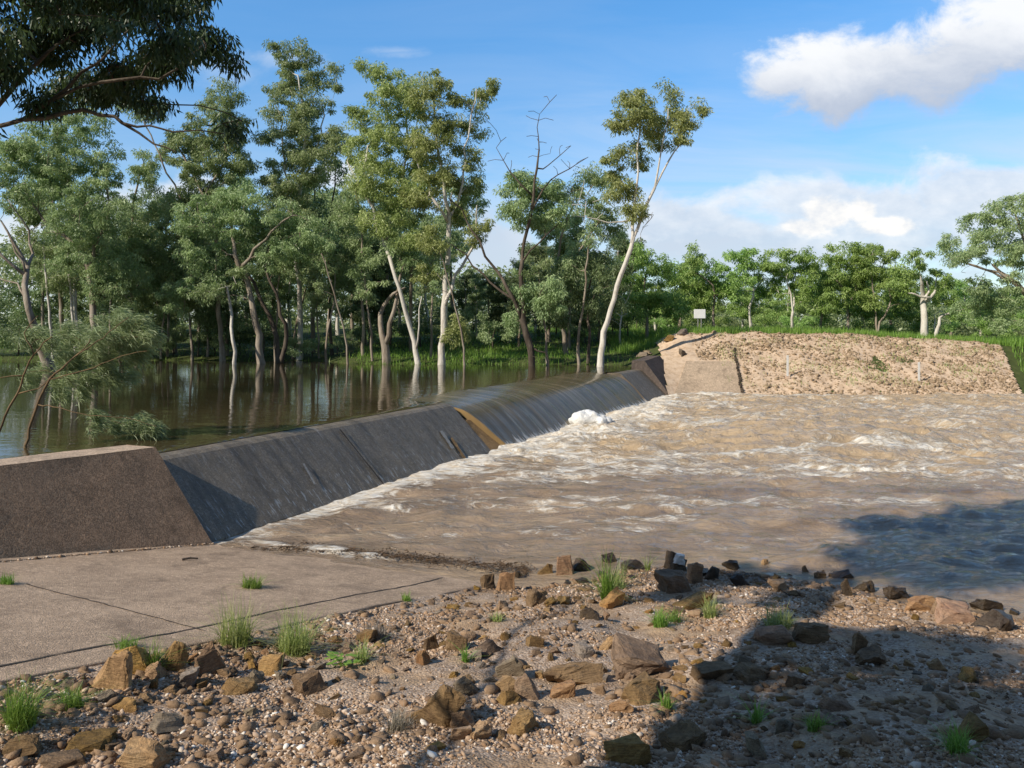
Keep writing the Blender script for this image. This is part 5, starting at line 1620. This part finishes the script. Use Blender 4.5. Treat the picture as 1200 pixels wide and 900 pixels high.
# undergrowth shrubs
def shrub(h, w, seed, leaf, lab, group):
    rng = np.random.default_rng(seed)
    tr = [([np.array([0, 0, -.2]), np.array([.1, 0, h * .3]), np.array([0, .1, h * .6])], .05, .02)]
    lobes = [(np.array([math.cos(k * 1.3) * w * .3, math.sin(k * 1.3) * w * .3, h * (.3 + .12 * k)]), (w * .42, w * .42, h * .2)) for k in range(5)]
    return build_tree('shrub', (0, 0, 0), tr, lobes, 'bark_dark', leaf, lab, 'shrub', group, seed=seed, nl=130, dens=6, ln=.16, wd=.05, crad=(.25, .45), rt=.007)


G3 = 'shrubs under the trees on the far bank of the pool'; L3 = 'dark leafy shrub under the trees on the far bank of the pool'
G4 = 'shrubs under the trees beyond the embankment'; L4 = 'low green shrub under the trees beyond the embankment'
shp = [shrub(2.6, 2.4, 811, 'leaf_dark', L3, G3), shrub(2.0, 2.2, 812, 'leaf_blue', L3, G3)]
shr = shrub(1.7, 2.4, 813, 'leaf_fresh', L4, G4)
first = {0: True, 1: True}
for i in range(34):
    px = -20 + i * 23 + rnd.uniform(-8, 8)
    x0 = (px - CX) / F * 43
    Yd = float(np.interp(x0, SHX, SHY)) + (rnd.uniform(.6, 4) if px < 420 else rnd.uniform(7, 16)); x = (px - CX) / F * Yd
    p = rnd.choices([0, 1], [3, 2])[0]; sc = rnd.uniform(.65, 1.15)
    loc = (x, Yd, float(far_z(x, Yd)) - .1)
    if first[p]: first[p] = False; shp[p].location = loc; shp[p].scale = (sc,) * 3
    else: dup(shp[p], loc, rnd.uniform(0, 6.28), sc)
for i in range(13):
    px = 735 + i * 38 + rnd.uniform(-10, 10); Yd = rnd.uniform(51, 58); x = (px - CX) / F * Yd; sc = rnd.uniform(.7, 1.1)
    loc = (x, Yd, float(far_z(x, Yd)) - .1)
    if i == 0: shr.location = loc
    else: dup(shr, loc, rnd.uniform(0, 6.28), sc)


# the far wood that closes the view
def far_wood():
    rng = np.random.default_rng(5)
    n = 3600
    x = rng.uniform(-95, 110, n); y = rng.uniform(72, 100, n)
    hmax = 5.2 - 3.0 * sstep(4, 14, x) + 2.2 * fbm(x * .12, y * .1, 3, 61) + 3.0 * sstep(-5, -30, x)
    z = 1.4 + rng.random(n) ** 1.1 * (hmax + .8)
    C = np.stack([x, y, z], -1)
    V, Fc, t = leaf_cloud(C, rng.uniform(.7, 1.5, n), 60, .5, .2, .6, .9, rng)
    tag(link('far_wood', mesh('far_wood', V, Fc, False, {'tint': t * .7}), M['leaf_blue']), kind='stuff')


far_wood()


# ------------------------------------------------------------------ sapling standing in the pool, drooping needle leaves
def sapling():
    rng = np.random.default_rng(21)
    Y = 12.6
    def A(x, y, dy=0): return np.array(at(x, y, Y + dy))
    s = Skel()
    b = A(30, 527); b[2] = .6
    s.path([b, A(32, 515), A(40, 485), A(47, 465), A(58, 445), A(80, 425), (A(105, 400, .2))], .030, .010, step=.12, wig=.008, rng=rng)
    i = s.path([A(-12, 520) + np.array([0, 0, -.3]), A(5, 490), A(20, 462), A(28, 440), A(40, 415), A(60, 395)], .024, .009, step=.12, wig=.008, rng=rng)
    def lim(pts, r0=.012, r1=.005):
        p = [np.array(q) for q in pts]; k = s.nearest(p[0], 0); s.path([s.P[k]] + p[1:], r0, r1, k, step=.12, wig=.01, rng=rng)
    lim([A(80, 425), A(120, 395, .2), A(150, 372, .3)]); lim([A(58, 445), A(110, 430, -.2), A(150, 415, -.3), A(172, 412, -.3)])
    lim([A(42, 478), A(70, 478, -.2), A(105, 486, -.3), A(150, 490, -.3), A(185, 500, -.3)], .010, .004)
    lim([A(40, 415), A(30, 390), A(45, 370)]); lim([A(28, 440), A(0, 442), A(-25, 440)]); lim([A(20, 462), A(45, 455), A(60, 440)])
    lobes = [(135, 372, 26, 14), (155, 385, 26, 18), (172, 400, 14, 18), (120, 398, 30, 18), (150, 412, 30, 18), (85, 395, 30, 18), (55, 395, 22, 20), (100, 420, 30, 16), (68, 425, 26, 16), (130, 440, 28, 16), (100, 450, 26, 14), (60, 455, 20, 14),
             (118, 492, 20, 10), (140, 498, 22, 10), (165, 496, 20, 8), (185, 500, 10, 6), (40, 440, 14, 14)]
    C, R = lobe_clumps(pxlobes(lobes, Y + .9, rng, .8, .15), 150, rng, (.05, .10))
    for k in np.argsort([np.min(np.linalg.norm(np.array(s.P) - c, axis=1)) for c in C]): s.branch(C[k], droop=.25, rng=rng, step=.14)
    root = empty('wattle_sapling', (b[0], b[1], 1.0)); tag(root, 'feathery grey green sapling with drooping needle leaves standing in the pool at the left', 'sapling')
    off = -np.array(root.location)
    V, Fq = s.tubes(.0028, flare=False)
    link('stem', mesh('stem', V + off, Fq, True), M['bark_twig'], root)
    # needle leaves arching outwards, two segments each
    nl = 125; n = len(C) * nl
    c = np.repeat(C, nl, 0); g = rng.normal(0, 1, (n, 3)); P = c + g * .055
    P[:, 2] = np.maximum(P[:, 2], 1.16)
    a = rng.normal(.1, .9, n)                                   # mostly swept to the right, as the whole sapling leans
    D = np.stack([np.cos(a), np.sin(a) * .8, rng.normal(.05, .35, n)], -1); D /= np.linalg.norm(D, axis=1)[:, None]
    S = np.cross(D, rng.normal(0, 1, (n, 3))); S /= np.linalg.norm(S, axis=1)[:, None]
    l = rng.uniform(.09, .20, n)[:, None]; w = rng.uniform(.0034, .006, n)[:, None]; z = np.array([0, 0, 1.])
    M1 = P + D * l * .5 - z * l * .08; E = P + D * l - z * l * .42
    V = np.stack([P - S * w * .6, P + S * w * .6, M1 + S * w, M1 - S * w, E], 1)
    Fi = np.array([[0, 1, 2, 3]]); F4 = (Fi[None] + (np.arange(n) * 5)[:, None, None]).reshape(-1, 4)
    F4b = (np.array([[3, 2, 4, 4]])[None] + (np.arange(n) * 5)[:, None, None]).reshape(-1, 4)
    V = V.reshape(-1, 3)
    F3 = F4b[:, :3]
    faces = [tuple(f) for f in F4.tolist()] + [tuple(f) for f in F3.tolist()]
    t = np.repeat(np.clip(rng.normal(.5, .25, n), 0, 1), 5)
    link('foliage', mesh('foliage', V + off, faces, False, {'tint': t}), M['leaf_wattle'], root)


sapling()


# ------------------------------------------------------------------ the big tree overhead on the near bank
def overhang():
    rng = np.random.default_rng(31)
    Y = 5.2
    def A(x, y, d=0): return np.array(at(x, y, Y + d))
    tr = [([np.array([-3.4, -3.0, 1.0]), np.array([-3.6, -2.6, 2.6]), np.array([-4.1, -1.6, 4.4]), np.array([-4.6, .6, 5.8]), np.array([-4.4, 3.4, 7.0])], .30, .10),
          ([np.array([-4.1, -1.6, 4.4]), np.array([-4.7, 1.0, 4.7]), np.array([-4.4, 3.4, 4.5]), A(-60, 165), A(-10, 150), A(30, 140), A(70, 112), A(120, 98), A(165, 92), A(205, 78), A(238, 50)], .042, .006),
          ([A(20, 143), A(50, 137), A(95, 132), (A(135, 137)), A(158, 150), A(205, 150), A(262, 157)], .020, .003),
          ([A(-40, 160), A(-10, 125), A(25, 90), A(60, 60), A(100, 30)], .026, .006), ([A(60, 117), A(95, 85), A(130, 55), A(170, 25)], .016, .004),
          ([A(150, 146), A(180, 168), A(205, 178)], .010, .003),
          ([np.array([-4.1, -1.6, 4.4]), np.array([-3.4, -1.6, 5.6]), np.array([-3.0, -1.2, 6.8])], .14, .05),
          ([np.array([-4.6, .6, 5.8]), np.array([-3.6, .4, 6.4]), np.array([-2.4, .2, 7.0])], .09, .04)]
    s = Skel()
    s.path(tr[0][0], tr[0][1], tr[0][2], step=.25, wig=.015, rng=rng)
    for pts, r0, r1 in tr[1:]:
        k = s.nearest(np.asarray(pts[0]), 0); s.path([s.P[k]] + list(pts[1:]), r0, r1, k, step=.18, wig=.012, rng=rng)
    near = [(15, 60, 40, 30), (45, 120, 26, 14), (140, 50, 30, 22), (200, 45, 30, 24), (20, 30, 45, 30), (75, 20, 45, 26), (60, 60, 45, 22), (130, 25, 40, 26), (110, 62, 34, 20), (180, 20, 40, 26), (165, 58, 36, 20), (222, 25, 26, 26), (215, 62, 26, 20), (195, 92, 24, 14), (222, 92, 12, 12), (70, 92, 36, 14), (20, 90, 34, 24), (-30, 60, 40, 50), (240, 40, 14, 14), (8, 165, 9, 10), (120, 90, 24, 10), (-30, 0, 60, 40), (60, -20, 60, 30), (150, -22, 60, 30), (230, -25, 30, 26)]
    C1, R1 = lobe_clumps(pxlobes(near, Y, rng, 1.2), 900, rng, (.08, .14))
    far = [(np.array([-3.1, 4.4, 7.8]), (1.2, 1.1, .8)), (np.array([-2.7, 5.3, 8.1]), (1.4, 1.1, .7)), (np.array([-1.1, 5.7, 8.3]), (1.6, 1.2, .7)), (np.array([-2.4, 4.2, 8.2]), (1.2, 1.0, .6)), (np.array([-4.6, -.7, 7.0]), (1.3, .9, .7)), (np.array([-3.2, -1.0, 7.0]), (1.6, .9, .7)),
           (np.array([-4.6, .9, 7.2]), (.8, .5, .6)), (np.array([-1.8, .2, 7.0]), (1.4, .8, .6)), (np.array([-5.0, -1.9, 6.8]), (1.2, .7, .7)), (np.array([-2.2, -1.6, 6.8]), (1.6, 1.0, .7)), (np.array([-.4, -.6, 6.8]), (1.2, .9, .6))]
    C2, R2 = lobe_clumps(far, 72, rng, (.32, .5))
    for C in (C1, C2):
        for k in np.argsort([np.min(np.linalg.norm(np.array(s.P) - c, axis=1)) for c in C]): s.branch(C[k], rng=rng, step=.2)
    root = empty('overhanging_tree', (-3.4, -3.0, 1.2)); tag(root, 'shaded near gum whose dark leafy branches hang into the top left corner', 'tree')
    off = -np.array(root.location)
    V, Fq = s.tubes(.0035)
    link('trunk', mesh('trunk', V + off, Fq, True), M['bark_dark'], root)
    V, Fc, t = leaf_cloud(C1, R1, 46, .064, .0155, 1.1, .6, rng)
    V2, Fc2, t2 = leaf_cloud(C2, R2, 150, .18, .055, 1.0, .7, rng)
    V = np.concatenate([V, V2]); Fc = np.concatenate([Fc, Fc2 + len(t)]); t = np.concatenate([t, t2])
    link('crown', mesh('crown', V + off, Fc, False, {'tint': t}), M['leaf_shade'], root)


overhang()
